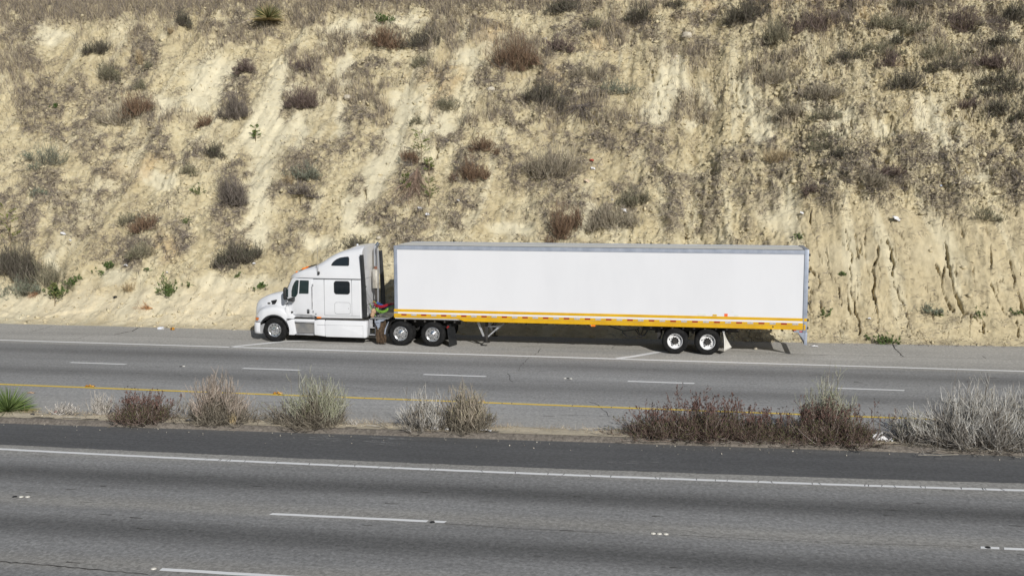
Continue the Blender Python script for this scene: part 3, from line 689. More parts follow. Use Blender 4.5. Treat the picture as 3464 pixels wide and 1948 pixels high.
# cracks in the asphalt
rr = np.random.default_rng(11); V, F = [], []
def Z1(pts): return [at(x / 2.8622, 1040 + y / 2.8622) for x, y in pts]
def Z3(pts): return [at(1700 + x / 4.293, 980 + y / 4.293) for x, y in pts]
def Z5(pts): return [at(2000 + x / 3.519, 1200 + y / 3.519) for x, y in pts]
def Z4(pts): return [at(2180 + x / 3.15, 780 + y / 3.15) for x, y in pts]
def Z8(pts): return [at(2598 + x / 2.2644, 560 + y / 2.2644) for x, y in pts]
def Z6(pts): return [at(2732 + x / 3.519, 1200 + y / 3.519) for x, y in pts]
for pts, a in [(Z1([(500, 180), (400, 210), (275, 243)]), .03), (Z1([(-300, 235), (0, 240), (330, 247), (880, 262), (1110, 268), (1560, 280), (2300, 303), (2700, 312)]), .028), (Z1([(1110, 265), (1200, 243), (1280, 230), (1350, 188)]), .075), (Z1([(860, 265), (780, 295), (710, 320)]), .022),
               (Z3([(560, 855), (530, 880), (520, 910), (450, 945)]), .03), (Z3([(380, 985), (330, 1040), (250, 1120), (240, 1180)]), .02), (Z3([(1645, 800), (1580, 855)]), .03), (Z3([(260, 826), (620, 812)]), .022), (Z3([(950, 830), (1300, 850), (1560, 862), (1850, 875), (2150, 885)]), .018),
               (Z5([(-20, 560), (40, 575), (110, 620), (135, 655), (180, 680), (200, 725), (235, 735)]), .03), (Z5([(-400, 712), (0, 722), (240, 735), (460, 745)]), .02), ([at(1716, 1263), at(1727, 1272), at(1722, 1282), at(1735, 1292)], .03), (Z4([(920, 1280), (1320, 1305), (1950, 1330)]), .026),
               (Z8([(955, 1368), (970, 1400), (985, 1415), (1015, 1440), (1030, 1460)]), .06), (Z6([(-700, -10), (0, 0), (560, 12), (1400, 30), (2600, 52)]), .02), (Z6([(1100, 0), (1130, 12), (1148, 26)]), .03), (Z6([(1290, 5), (1390, 16)]), .03), (Z6([(2080, 15), (2125, 45)]), .03),
               ([at(1500, 1770), at(1620, 1778), at(1760, 1788), at(1960, 1797), at(2080, 1803)], .016), ([at(2264, 1808), at(2520, 1822), at(2900, 1838), at(3300, 1849)], .014), ([at(0, 1898), at(200, 1915), at(500, 1942)], .045),
               ([at(1080, 1300), at(1200, 1312), at(1280, 1322)], .018), ([at(880, 1358), at(1010, 1362), at(1300, 1372)], .02)]:
    ribbon(pts, a, a * .6, .0045, V, F, .012, rr)
# hairline breaks across the near edge line and the yellow line
for k in range(46):
    x = rr.uniform(-13, 11); y = float(y_near_white(x)); ribbon([(x, y - .07), (x + rr.normal() * .03, y + .07)], .012, .018, .0095, V, F, .004, rr)
for k in range(26):
    x = rr.uniform(-13, 7); y = float(y_yellow(x)); ribbon([(x, y - .07), (x + rr.normal() * .03, y + .07)], .02, .03, .0095, V, F, .004, rr)
# short dark scuffs and tar spots
for k in range(190):
    x = rr.uniform(-24, 12); y = rr.uniform(15.2, 38)
    if 23.4 < y < 27.5: continue
    l = rr.uniform(.08, .35); ribbon([(x, y), (x + l, y + rr.normal() * .015)], rr.uniform(.015, .05), .02, .0046, V, F, .006, rr)
tag(np_mesh('road_cracks', V, F, 'crack'), kind='structure')

# raised pavement markers
def marker(px, py, m, label, dx=0):
    p = at(px, py)
    b = MB(); b.lathe_z([(.052, 0), (.050, .008), (.036, .017), (.012, .021)], 0, 0, 14)
    o = b.build('road_marker', m, None, 40); o.location = (p[0] + dx, p[1], .004)
    tag(o, label, 'road marker', 'raised road markers')
marker(50, 1680, 'ceramic_black', 'black round road marker at the outer end of the trio nearest the frame edge')
marker(72, 1680, 'ceramic_white', 'white round road marker in the middle of the trio of the near lanes')
marker(94, 1680, 'ceramic_white', 'white round road marker beside the long dark scuff of the near lanes')
marker(2209, 1804, 'ceramic_white', 'first dot of the row of three markers alone on the near lanes')
marker(2230, 1805, 'ceramic_white', 'middle dot of the row of three markers alone on the near lanes')
marker(2252, 1806, 'ceramic_white', 'last dot of the row of three markers alone on the near lanes')
marker(1463, 1766, 'ceramic_black', 'black marker breaking the far end of the long near white dash')
marker(3342, 1852, 'ceramic_black', 'black marker breaking the white dash that runs out of the frame')
marker(520, 1923, 'ceramic_white', 'white dot just before the lowest dash')
marker(611, 1240, 'ceramic_black', 'dark marker on the far lanes above the tall straw shrub')
marker(622, 1239, 'ceramic_white', 'pale marker on the far lanes above the tall straw shrub')
marker(1911, 1280, 'ceramic_white', 'pale marker on the far lanes between two dashes under the trailer')
marker(1921, 1280, 'ceramic_black', 'dark marker on the far lanes between two dashes under the trailer')
marker(1931, 1281, 'ceramic_white', 'second pale marker on the far lanes under the trailer, past its dark neighbour')

# pale scrape marks and dust on the new asphalt
rs = np.random.default_rng(12); V, F = [], []
for k in range(46):
    px = rs.uniform(1040, 1330); py = 1478 + (px - 1040) * .035 + rs.normal() * 10; p0 = at(px, py); l = rs.uniform(.15, .9)
    ribbon([p0, p0 + np.array([l * .5, rs.normal() * .05, 0]), p0 + np.array([l, rs.normal() * .08, 0])], rs.uniform(.008, .025), .006, .0085, V, F, .012, rs)
for k in range(16):
    px = rs.uniform(2050, 2250); py = 1555 + rs.normal() * 8; p0 = at(px, py); l = rs.uniform(.1, .4)
    ribbon([p0, p0 + np.array([l, rs.normal() * .05, 0])], .012, .006, .0085, V, F, .012, rs)
tag(np_mesh('scrape_marks', V, F, vary(mat('scrape', (.34, .34, .34), .9), (.2, .2, .2), (.42, .42, .41), 5)), kind='structure')
# gravel crumbs on the shoulder and along the dike and the far road edge
r = np.random.default_rng(23); N = 750
gx = r.uniform(-26, 14, N); w_ = r.uniform(0, 1, N)
gy = np.where(w_ < .22, y_kerb(gx) - .02 - np.abs(r.normal(size=N)) * .5, np.where(w_ < .6, y_kerb(gx) + r.uniform(.2, 1.2, N), yfoot(gx) - np.abs(r.normal(size=N)) * .35))
gz = np.where((w_ >= .22) & (w_ < .6), .125, .012)
OCT2 = np.array([(1, 0, 0), (-1, 0, 0), (0, 1, 0), (0, -1, 0), (0, 0, 1), (0, 0, -1)], float)
Vg = (OCT2[None] + r.normal(size=(N, 6, 3)) * .3) * np.clip(r.lognormal(-4.55, .4, N), .006, .03)[:, None, None] + np.stack([gx, gy, gz], 1)[:, None]
Fg = ((np.arange(N) * 6)[:, None, None] + np.array([(0, 2, 4), (2, 1, 4), (1, 3, 4), (3, 0, 4), (2, 0, 5), (1, 2, 5), (3, 1, 5), (0, 3, 5)])[None]).reshape(-1, 3)
cg = np.clip(np.array([(.46, .42, .35)]) * (1 + r.normal(size=(N, 1)) * .3), .05, .85)
tag(np_mesh('gravel', Vg.reshape(-1, 3), Fg, 'plant', None, np.repeat(cg, 6, axis=0)), kind='stuff')

# ------------------------------------------------------------------ tractor and trailer (x runs back along the rig, y across it from the near side, z up)
RIG = (-11.7841, 40.0261, 0.0); RZ = -.0136
YC = 1.27
tractor = empty('semi_tractor', RIG, RZ)
tag(tractor, 'white sleeper cab tractor parked on the shoulder, coupled to the white trailer', 'truck')
trailer = empty('box_trailer', RIG, RZ)
tag(trailer, 'long plain white box trailer with yellow bottom rail and grey roof', 'trailer')

def mirror(poly): return poly
# --- wheels
def wheel(parent, x, y, side, kind):
    """side +1: outer face looks to -y"""
    w = empty('wheel', (x, y, .5), 0, parent)
    t = MB()
    prof = [(.285, .045), (.30, .022), (.34, .008), (.40, .000), (.445, .010), (.470, .030), (.488, .048), (.497, .066)]
    tw = .285
    tread = []
    yv = .075
    for k in range(4):
        tread += [(.500, yv), (.500, yv + .034), (.488, yv + .036), (.488, yv + .044)]; yv += .046
    prof = prof + tread + [(.497, tw - .066), (.488, tw - .048), (.47, tw - .03), (.445, tw - .01), (.40, tw), (.34, tw - .008), (.30, tw - .022), (.285, tw - .045)]
    t.lathe_y(prof, 0, 0, 56, side)
    # raised ring on the sidewall
    t.lathe_y([(.352, .006), (.356, .001), (.362, .001), (.366, .004)], 0, 0, 56, side)
    t.build('tyre', 'rubber', w, 40)
    if kind != 'steer':
        t2 = MB(); t2.lathe_y([(r_, y_ + .33) for r_, y_ in prof], 0, 0, 56, side); t2.build('tyre', 'rubber', w, 40)
    rm = MB(); hb = MB()
    if kind == 'steer':
        rm.lathe_y([(.287, .05), (.292, .028), (.286, .022), (.276, .030), (.268, .050), (.255, .058), (.165, .052), (.13, .050)], 0, 0, 56, side)
        holes_y, hr, nh = .0555, .222, 10
        hb.lathe_y([(.15, .055), (.15, .035), (.105, .03), (.10, -.03), (.085, -.05), (.04, -.058), (.001, -.06)], 0, 0, 36, side)
        ly, lr, nl_ = .03, .128, 10
    else:
        rm.lathe_y([(.287, .055), (.293, .022), (.285, .016), (.274, .026), (.266, .070), (.262, .115), (.255, .135), (.17, .142), (.13, .142)], 0, 0, 56, side)
        holes_y, hr, nh = .136, .215, (8 if kind == 'drive' else 5)
        if kind == 'drive':
            hb.lathe_y([(.13, .142), (.125, .12), (.10, .115), (.097, .01), (.08, -.012), (.04, -.022), (.001, -.024)], 0, 0, 36, side)
        else:
            hb.lathe_y([(.105, .142), (.095, .02), (.085, .006), (.06, .004), (.055, .012), (.001, .014)], 0, 0, 36, side)
        ly, lr, nl_ = .125, .148, 10
    rm.m = 1
    for k in range(nh):
        a = 2 * math.pi * (k + .3) / nh
        c, s_ = math.cos(a), math.sin(a)
        big = .034 if kind != 'trailer' else .040
        ring = []
        for j in range(14):
            u = big * math.cos(2 * math.pi * j / 14); v = .018 * math.sin(2 * math.pi * j / 14) * (1.25 if kind == 'trailer' else 1)
            ring.append((hr * c - s_ * u + c * v, side * (holes_y - .004 if side > 0 else holes_y - .004), hr * s_ + c * u + s_ * v))
        rm.add(ring, [list(range(14))])
    rm.m = 0
    hb.m = 0
    for k in range(nl_):
        a = 2 * math.pi * k / nl_
        hb.m = 1
        hb.lathe_y([(.017, ly + .02), (.017, ly - .016), (.010, ly - .03), (.001, ly - .031)], lr * math.cos(a), lr * math.sin(a), 8, side)
    hb.m = 0
    rimmat = {'steer': 'alloy', 'drive': 'alloy', 'trailer': 'rim_white'}[kind]
    rm.build('rim', [rimmat, 'black_plastic'], w, 40)
    hb.build('hub', ['chrome' if kind != 'trailer' else 'chassis', 'chrome' if kind == 'steer' else ('dull_steel' if kind == 'drive' else 'chassis')], w, 40)
    return w
for x, kind, root, yy_ in [(-5.18, 'steer', tractor, .07), (.24, 'drive', tractor, .04), (1.57, 'drive', tractor, .04), (11.19, 'trailer', trailer, .03), (12.42, 'trailer', trailer, .03)]:
    wheel(root, x, yy_, 1, kind); wheel(root, x, 2.55 - yy_, -1, kind)

# --- side surface of the cab: how far in from the near side
def ys(x): return float(np.interp(x, [-4.75, -4.55, -4.3, -4.0, -3.5, -3.0, -1.3], [.36, .27, .19, .13, .075, .055, .05]))
def ysr(x, z): # roof fairing leans in
    return float(np.interp(x, [-4.62, -4.5, -4.3, -4.0, -3.5, -3.0, -1.3], [.62, .42, .26, .17, .10, .065, .05])) + .10 * max(z - 2.65, 0) + .06 * max(z - 3.3, 0)
def arc(cy, cz, r, a0, a1, n):
    return [(cy + r * math.cos(a0 + (a1 - a0) * k / n), cz + r * math.sin(a0 + (a1 - a0) * k / n)) for k in range(n + 1)]
def full(half, x):
    """half section (y,z) from bottom centre-near to top centre, mirrored about YC"""
    o = [(x, y, z) for y, z in half]
    return o + [(x, 2 * YC - y, z) for y, z in half[::-1]]
b = MB(); rings = []
for x in [-4.74, -4.66, -4.56, -4.46, -4.40, -4.2, -4.0, -3.8, -3.5, -3.2, -3.0, -2.6, -2.2, -1.8, -1.44, -1.40]:
    zt = float(np.interp(x, [-4.74, -4.46, -4.40, -4.2], [2.10, 2.60, 2.655, 2.66])); zb = float(np.interp(x, [-4.74, -4.4, -3.5, -3.4, -1.4], [1.32, 1.16, 1.12, 1.03, 1.05]))
    y = ys(x) + (.03 if x > -1.42 else 0)
    half = [(y + .10, zb), (y + .03, zb + .025), (y, zb + .09), (y - .004, zb + .35), (y - .004, zb + .6), (y, zt - .30), (y + .012, zt - .08), (y + .03, zt - .015), (y + .10, zt), (YC - .3, zt + (.0 if x > -4.42 else .02))]
    rings.append(full(half, x))
b.loft(rings); b.build('cab', 'white_paint', tractor, 32)
# --- roof fairing with the visor
b = MB(); rings = []
TOPX = [-4.64, -4.60, -4.52, -4.35, -4.1, -3.88, -3.55, -3.3, -3.1, -2.94, -2.75, -2.6, -2.4, -2.16, -1.9, -1.67, -1.5, -1.42, -1.37]
TOPZ = [2.66, 2.715, 2.775, 2.86, 2.965, 3.06, 3.17, 3.28, 3.40, 3.51, 3.62, 3.70, 3.79, 3.87, 3.935, 3.975, 4.0, 4.01, 3.98]
for x, zt in zip(TOPX, TOPZ):
    zb = float(np.interp(x, [-4.62, -4.4, -4.2, -4.0], [2.60, 2.625, 2.655, 2.665])); h = zt - zb
    rr_ = min(.5 * h, .34)
    y0 = ysr(x, zb); y1 = ysr(x, zt - rr_)
    half = [(y0 + .10, zb), (y0 + .01, zb + min(.02, h * .15))]
    for k in range(1, 5): half.append((y0 + (y1 - y0) * k / 4, zb + min(.02, h * .15) + (zt - rr_ - zb - min(.02, h * .15)) * k / 4))
    half += [(y1 + rr_ * 1.15 * (1 - math.cos(a)), zt - rr_ + rr_ * math.sin(a) * .88) for a in np.linspace(.25, math.pi / 2, 6)]
    half += [(y1 + rr_ * 1.15 + (YC - y1 - rr_ * 1.15) * .5, zt - rr_ * .06), (YC - .02, zt + .0)]
    rings.append(full(half, x))
b.loft(rings); b.build('roof_fairing', 'white_paint', tractor, 42)
# raised deflector lip over the rear of the roof
b = MB()
b.loft([full([(.42, 3.84 + .0 * k), (.46, 3.94 + h_), (.60, 3.99 + h_), (.9, 4.02 + h_), (YC - .02, 4.03 + h_)], x) for k, (x, h_) in enumerate([(-2.0, -.1), (-1.75, -.02), (-1.5, .015), (-1.38, .01)])])
b.build('roof_deflector', 'white_paint', tractor, 40)
# marker lamps and light bar on the brow of the roof
for y in (.62, .95, 1.27, 1.59, 1.92):
    b = MB(); b.loft([[(-4.36 + .05 * math.cos(a) * s_, y + .07 * math.sin(a) * s_, zz_) for a in np.linspace(0, 2 * math.pi, 11)[:-1]] for s_, zz_ in [(1, 2.83), (1, 2.88), (.6, 2.905)]])
    b.build('marker_lamp', 'amber', tractor, 40)
b = MB(); b.prism([(-4.3, 2.87), (-4.26, 2.93), (-3.72, 3.15), (-3.68, 3.125)], .62, 1.95); b.build('roof_vent', 'black_plastic', tractor, 40, .008)
b = MB(); b.prism([(-4.02, 2.99), (-4.16, 2.97), (-4.12, 3.03), (-3.86, 3.12), (-3.84, 3.08)], .6, .95); b.build('marker_lamp', 'amber', tractor, 40, .008)
b = MB(); b.prism([(-4.42, 2.83), (-4.36, 2.885), (-4.24, 2.92), (-4.22, 2.90)], .60, 1.0); b.build('marker_lamp', 'lamp_clear', tractor, 40, .008)

# --- hood with the front wings
ARC_X, ARC_Z, ARC_R = -5.20, .48, .655
b = MB(); rings = []
def wing_bottom(x):
    q = ARC_R ** 2 - (x - ARC_X) ** 2
    z = ARC_Z + math.sqrt(q) if q > 0 else 0
    if x < ARC_X: return max(z, .80)
    return max(z, .62) if x < -4.62 else .80
for x in [-6.25, -6.235, -6.19, -6.12, -6.02, -5.92, -5.855, -5.84, -5.80, -5.74, -5.66, -5.56, -5.44, -5.30, -5.16, -5.02, -4.9, -4.8, -4.72, -4.66]:
    zt = float(np.interp(x, [-6.25, -6.235, -6.19, -6.12, -6.0, -5.8, -5.56, -5.2, -4.93, -4.66], [1.40, 1.50, 1.60, 1.67, 1.755, 1.85, 1.945, 2.035, 2.085, 2.13]))
    yh = float(np.interp(x, [-6.25, -6.19, -6.0, -5.6, -5.0, -4.66], [.70, .60, .50, .40, .31, .30]))       # hood flank
    yw = float(np.interp(x, [-6.25, -6.19, -6.1, -5.95, -5.7, -5.4, -4.66], [.62, .48, .33, .19, .10, .075, .09]))   # wing
    zw = float(np.interp(x, [-6.25, -6.09, -5.88, -5.7, -5.48, -5.28, -5.09, -4.95, -4.82, -4.66], [.98, 1.04, 1.25, 1.34, 1.395, 1.415, 1.42, 1.39, 1.33, 1.22]))
    zb = wing_bottom(x)
    zb = min(zb, zw - .07)
    half = [(yw + .16, zb), (yw + .012, zb), (yw, zb + .012), (yw, zb + (zw - zb) * .4), (yw + .004, zb + (zw - zb) * .75), (yw + .02, zw - .02), (yw + (yh - yw) * .30, zw + .035), (yw + (yh - yw) * .62, zw + .075), (yh - .01, zw + .13),
            (yh + .015, zw + .25 + (zt - zw - .25) * .25), (yh + .035, zt - .20), (yh + .075, zt - .10), (yh + .16, zt - .035), (yh + .32, zt - .008), (YC - .02, zt)]
    rings.append(full(half, x))
b.loft(rings); b.build('hood', 'white_paint', tractor, 50)
# dark liner inside the wheel arch
for y0, y1 in ((.20, .75), (1.8, 2.34)):
    b = MB(); n = 22
    a_ = [(ARC_X + (ARC_R + .012) * math.cos(t), ARC_Z + (ARC_R + .012) * math.sin(t)) for t in np.linspace(-.1, math.pi + .1, n)]
    b.loft([[(x, y0, z) for x, z in a_], [(x, y1, z) for x, z in a_]], False, False)
    b.add([(x, y1, z) for x, z in a_], [list(range(n))])
    b.build('arch_liner', 'black_plastic', tractor, 40)
for y0 in (.085, 2.42):
    b = MB(); a_ = np.linspace(.22, math.pi - .50, 26)
    b.loft([[(ARC_X + rr_ * math.cos(t), y0 + dy, ARC_Z + rr_ * math.sin(t)) for rr_, dy in [(ARC_R - .055, .05), (ARC_R - .055, .0), (ARC_R + .004, -.012), (ARC_R + .004, .05)]] for t in a_]); b.build('wing_lip', 'black_plastic', tractor, 40)
# grille
b = MB(); b.box(-6.262, -6.24, .78, 1.76, .86, 1.36); b.m = 1
for k in range(7): b.box(-6.275, -6.26, .8, 1.74, .9 + k * .065, .92 + k * .065)
b.build('grille', ['black_plastic', 'chrome'], tractor)
# head lamp and indicator, both sides
for s_, yo in ((1, 0), (-1, 2 * YC)):
    yf = lambda x, z: yo + s_ * (float(np.interp(x, [-6.25, -6.19, -6.1, -5.95, -5.82], [.60, .46, .31, .175, .135])))
    lamp = empty('headlight', (0, 0, 0), 0, tractor)
    pl = [(-6.14, .86), (-5.96, .85), (-5.90, .90), (-5.855, .975), (-5.86, 1.0), (-5.93, 1.005), (-6.07, 1.01), (-6.14, 1.0)]
    b = MB(); b.prism(pl, -s_ * .012, s_ * .05, yf); b.build('lens', 'lamp_clear', lamp, 30, .006)
    pl = [(-6.09, .865), (-5.965, .86), (-5.925, .90), (-5.895, .96), (-5.93, .985), (-6.06, .985), (-6.10, .93)]
    b = MB(); b.prism(pl, -s_ * .026, s_ * .02, yf); b.build('indicator', 'amber', lamp, 30, .006)
# bumper
b = MB(); rings = []
def bump(z, g):
    o = [(-5.83, .12 + g), (-5.95, .115 + g), (-6.06, .16 + g), (-6.15, .27 + g), (-6.21, .45 + g * .7), (-6.245 + g, .8), (-6.26 + g, YC)]
    o = o + [(x, 2 * YC - y) for x, y in o[:-1][::-1]] + [(-5.83, 2 * YC - .5), (-5.83, .5)]
    return [(x, y, z) for x, y in o]
for z, g in [(.31, .10), (.325, .05), (.37, .02), (.45, .0), (.70, .0), (.755, .01), (.78, .03)]: rings.append(bump(z, g))
b.loft(rings); b.build('bumper', 'white_paint', tractor, 45)
# intake screens and small oval badge recess on the hood flank
yfh = lambda x, z: float(np.interp(x, [-6.0, -5.6, -5.0], [.50, .40, .31])) + .03
b = MB(); b.prism([(-5.40, 1.685), (-5.33, 1.70), (-5.19, 1.735), (-5.15, 1.73), (-5.14, 1.70), (-5.20, 1.585), (-5.25, 1.54), (-5.34, 1.535), (-5.385, 1.55), (-5.365, 1.58), (-5.375, 1.625), (-5.41, 1.66)], -.062, .10, yfh); b.build('intake_screen', 'black_plastic', tractor)
b = MB(); b.prism([(-5.515 + .072 * math.cos(t), 1.572 + .034 * math.sin(t)) for t in np.linspace(0, 2 * math.pi, 19)[:-1]], -.058, .10, yfh); b.build('hood_badge', 'chassis', tractor)

b = MB(); b.prism([(-4.70, 1.30), (-4.688, 1.30), (-4.688, 2.05), (-4.70, 2.05)], .27, .40); b.build('hood_seam', 'seam', tractor)
# --- side of the cab: door, glass, seams
ysf = lambda x, z: ys(x)
door = empty('door', (0, 0, 0), 0, tractor)
b = MB(); b.prism([(-4.55, 1.17), (-3.53, 1.17), (-3.515, 1.6), (-3.50, 2.62), (-4.26, 2.64), (-4.40, 2.42), (-4.52, 2.10), (-4.555, 1.8)], -.014, .02, ysf); b.build('panel', 'white_paint', door, 30, .006)
b = MB(); b.prism([(-4.455, 1.89), (-4.30, 1.875), (-4.225, 1.91), (-4.15, 2.03), (-4.085, 2.565), (-4.13, 2.585), (-4.215, 2.575), (-4.30, 2.48), (-4.40, 2.30), (-4.45, 2.12)], -.021, .0, ysf); b.build('window', 'door_glass', door)
b = MB(); b.prism([(-4.085, 2.03), (-3.67, 2.04), (-3.655, 2.06), (-3.625, 2.56), (-3.64, 2.585), (-4.02, 2.585), (-4.035, 2.56)], -.021, .0, ysf); b.build('window', 'door_glass', door)
b = MB(); b.prism([(-3.735, 1.225), (-3.63, 1.225), (-3.63, 1.395), (-3.735, 1.395)], -.032, .0, ysf); b.build('handle', 'black_plastic', door, 30, .012)
b = MB(); b.prism([(-3.715, 1.31), (-3.66, 1.31), (-3.66, 1.375), (-3.715, 1.375)], -.04, .0, ysf); b.build('latch', 'chrome', door)
b = MB(); b.prism([(-4.455 + .056 * math.cos(t), 1.24 + .040 * math.sin(t)) for t in np.linspace(0, 2 * math.pi, 17)[:-1]], -.024, .0, ysf); b.build('kick_vent', 'chassis', door)
b = MB()
for z0, z1 in ((2.36, 2.44), (1.28, 1.35)): b.box(-3.475, -3.43, .03, .10, z0, z1)
b.box(-3.515, -3.475, .045, .10, 1.40, 2.34)
b.build('door_hinge', 'dull_steel', tractor)
b = MB(); b.prism([(-4.32, 1.05), (-3.42, 1.05), (-3.45, 1.12), (-3.55, 1.165), (-4.40, 1.165)], .02, .06, ysf); b.build('door_sill', 'dull_steel', tractor)
def glass_frame(name, pl, yf, parent=tractor, gr=.028):
    c = np.mean(np.array(pl), axis=0)
    w_ = MB(); w_.prism(pl, -.008, .03, yf); f_ = w_.build(name, 'black_plastic', parent)
    w_ = MB(); w_.prism([tuple(c + (np.array(p_) - c) * np.array([1 - gr / .34, 1 - gr / .27])) for p_ in pl], -.014, .0, yf); w_.build('pane', 'glass', f_)
def rrect(x0, x1, z0, z1, r_, n=5):
    o = []
    for cx_, cz_, a0 in ((x1 - r_, z1 - r_, 0), (x0 + r_, z1 - r_, .5), (x0 + r_, z0 + r_, 1), (x1 - r_, z0 + r_, 1.5)):
        o += [(cx_ + r_ * math.cos(math.pi * (a0 + .5 * k / n)), cz_ + r_ * math.sin(math.pi * (a0 + .5 * k / n))) for k in range(n + 1)]
    return o
glass_frame('sleeper_window', rrect(-2.545, -1.865, 2.045, 2.59, .11), lambda x, z: .05)
glass_frame('upper_window', [(-2.665, 3.225), (-2.65, 3.205), (-2.60, 3.20), (-1.94, 3.205), (-1.905, 3.235), (-1.905, 3.50), (-1.925, 3.555), (-1.965, 3.575), (-2.10, 3.565), (-2.30, 3.53), (-2.44, 3.47), (-2.55, 3.39), (-2.63, 3.30)], lambda x, z: ysr(x, z) - .004)
b = MB(); y_ = .043
for x0, x1, z0, z1 in [(-3.42, -1.42, 2.655, 2.668), (-2.968, -2.958, 1.17, 2.655), (-1.795, -1.787, 1.17, 2.655), (-2.95, -1.45, 1.165, 1.174)]: b.box(x0, x1, y_, y_ + .03, z0, z1)
b.build('panel_seams', 'seam', tractor)
b = MB()
fr = rrect(-2.53, -1.855, 1.235, 1.72, .10, 6); fi = rrect(-2.521, -1.864, 1.244, 1.711, .095, 6); n = len(fr)
b.add([(x, .042, z) for x, z in fr] + [(x, .042, z) for x, z in fi], [(i, (i + 1) % n, (i + 1) % n + n, i + n) for i in range(n)])
b.build('luggage_hatch', 'seam', tractor)
b = MB(); b.box(-1.94, -1.925, .03, .06, 1.46, 1.485); b.build('hatch_lock', 'chassis', tractor)
b = MB(); b.prism(rrect(-3.30, -3.11, 1.045, 1.10, .024), .02, .06); b.build('side_marker', 'amber', tractor, 30, .004)
b = MB(); b.prism([(-3.34 + .03 * math.cos(t), 1.215 + .034 * math.sin(t)) for t in np.linspace(0, 2 * math.pi, 13)[:-1]], .036, .06); b.build('keyhole', 'dull_steel', tractor)
# windscreen and its wiper line
b = MB(); b.add([(-4.752, .50, 2.13), (-4.752, 2.04, 2.13), (-4.462, 1.98, 2.60), (-4.462, .56, 2.60)], [(0, 1, 2, 3)]); b.build('windscreen', 'glass', tractor)
for y in (0, 1):
    b = MB(); b.tube([(-4.76, .40 if not y else 2.14, 2.11), (-4.45, .30 if not y else 2.24, 2.62)], .012, 6); b.build('windscreen_trim', 'black_plastic', tractor)
# mirrors, both sides
for s_, yo in ((1, 0), (-1, 2 * YC)):
    mr_ = empty('mirror', (0, 0, 0), 0, tractor)
    b = MB(); b.loft([[(-4.56 + xr * math.cos(a) * k + (z - 2.06) * .02 , yo - s_ * .16 + s_ * .11 * math.sin(a) * k, z) for a in np.linspace(0, 2 * math.pi, 15)[:-1] for xr in [.085]] for z, k in [(1.80, .55), (1.83, .85), (1.90, 1), (2.2, 1.0), (2.27, .9), (2.31, .55)]]); b.build('housing', 'black_plastic', mr_, 40)
    b = MB(); b.add([(-4.472, yo - s_ * .075, 1.90), (-4.472, yo - s_ * .245, 1.90), (-4.465, yo - s_ * .245, 2.24), (-4.465, yo - s_ * .075, 2.24)], [(0, 1, 2, 3)]); b.build('mirror_glass', 'chrome', mr_)
    b = MB(); b.prism([(-4.54, 1.74), (-4.30, 1.71), (-4.29, 1.86), (-4.42, 1.865), (-4.50, 1.82)], yo - s_ * .05, yo + s_ * .26); b.tube([(-4.5, yo - s_ * .16, 1.83), (-4.42, yo - s_ * .03, 1.78)], .03, 6); b.build('arm', 'black_plastic', mr_, 40, .01)
# aerials
b = MB(); b.tube([(-3.18, .0, 2.88), (-3.185, -.02, 3.3), (-3.19, -.02, 4.07)], .008, 5); b.build('antenna', 'grey_wood', tractor)
b = MB(); b.ball((-3.18, .03, 2.90), .055, .06, .07, 8); b.build('antenna_base', 'black_plastic', tractor, 60)
b = MB(); b.tube([(-3.19, .0, 2.93), (-3.24, .0, 3.1), (-3.32, .1, 3.28)], .007, 5); b.build('antenna_lead', 'hose_black', tractor)
b = MB(); b.tube([(-2.42, 2.35, 3.4), (-2.42, 2.36, 4.25)], .008, 5); b.build('antenna', 'grey_wood', tractor)
b = MB(); b.ball((-1.84, 1.0, 4.0), .05, .05, .045, 8); b.build('roof_beacon', 'white_paint', tractor, 60)

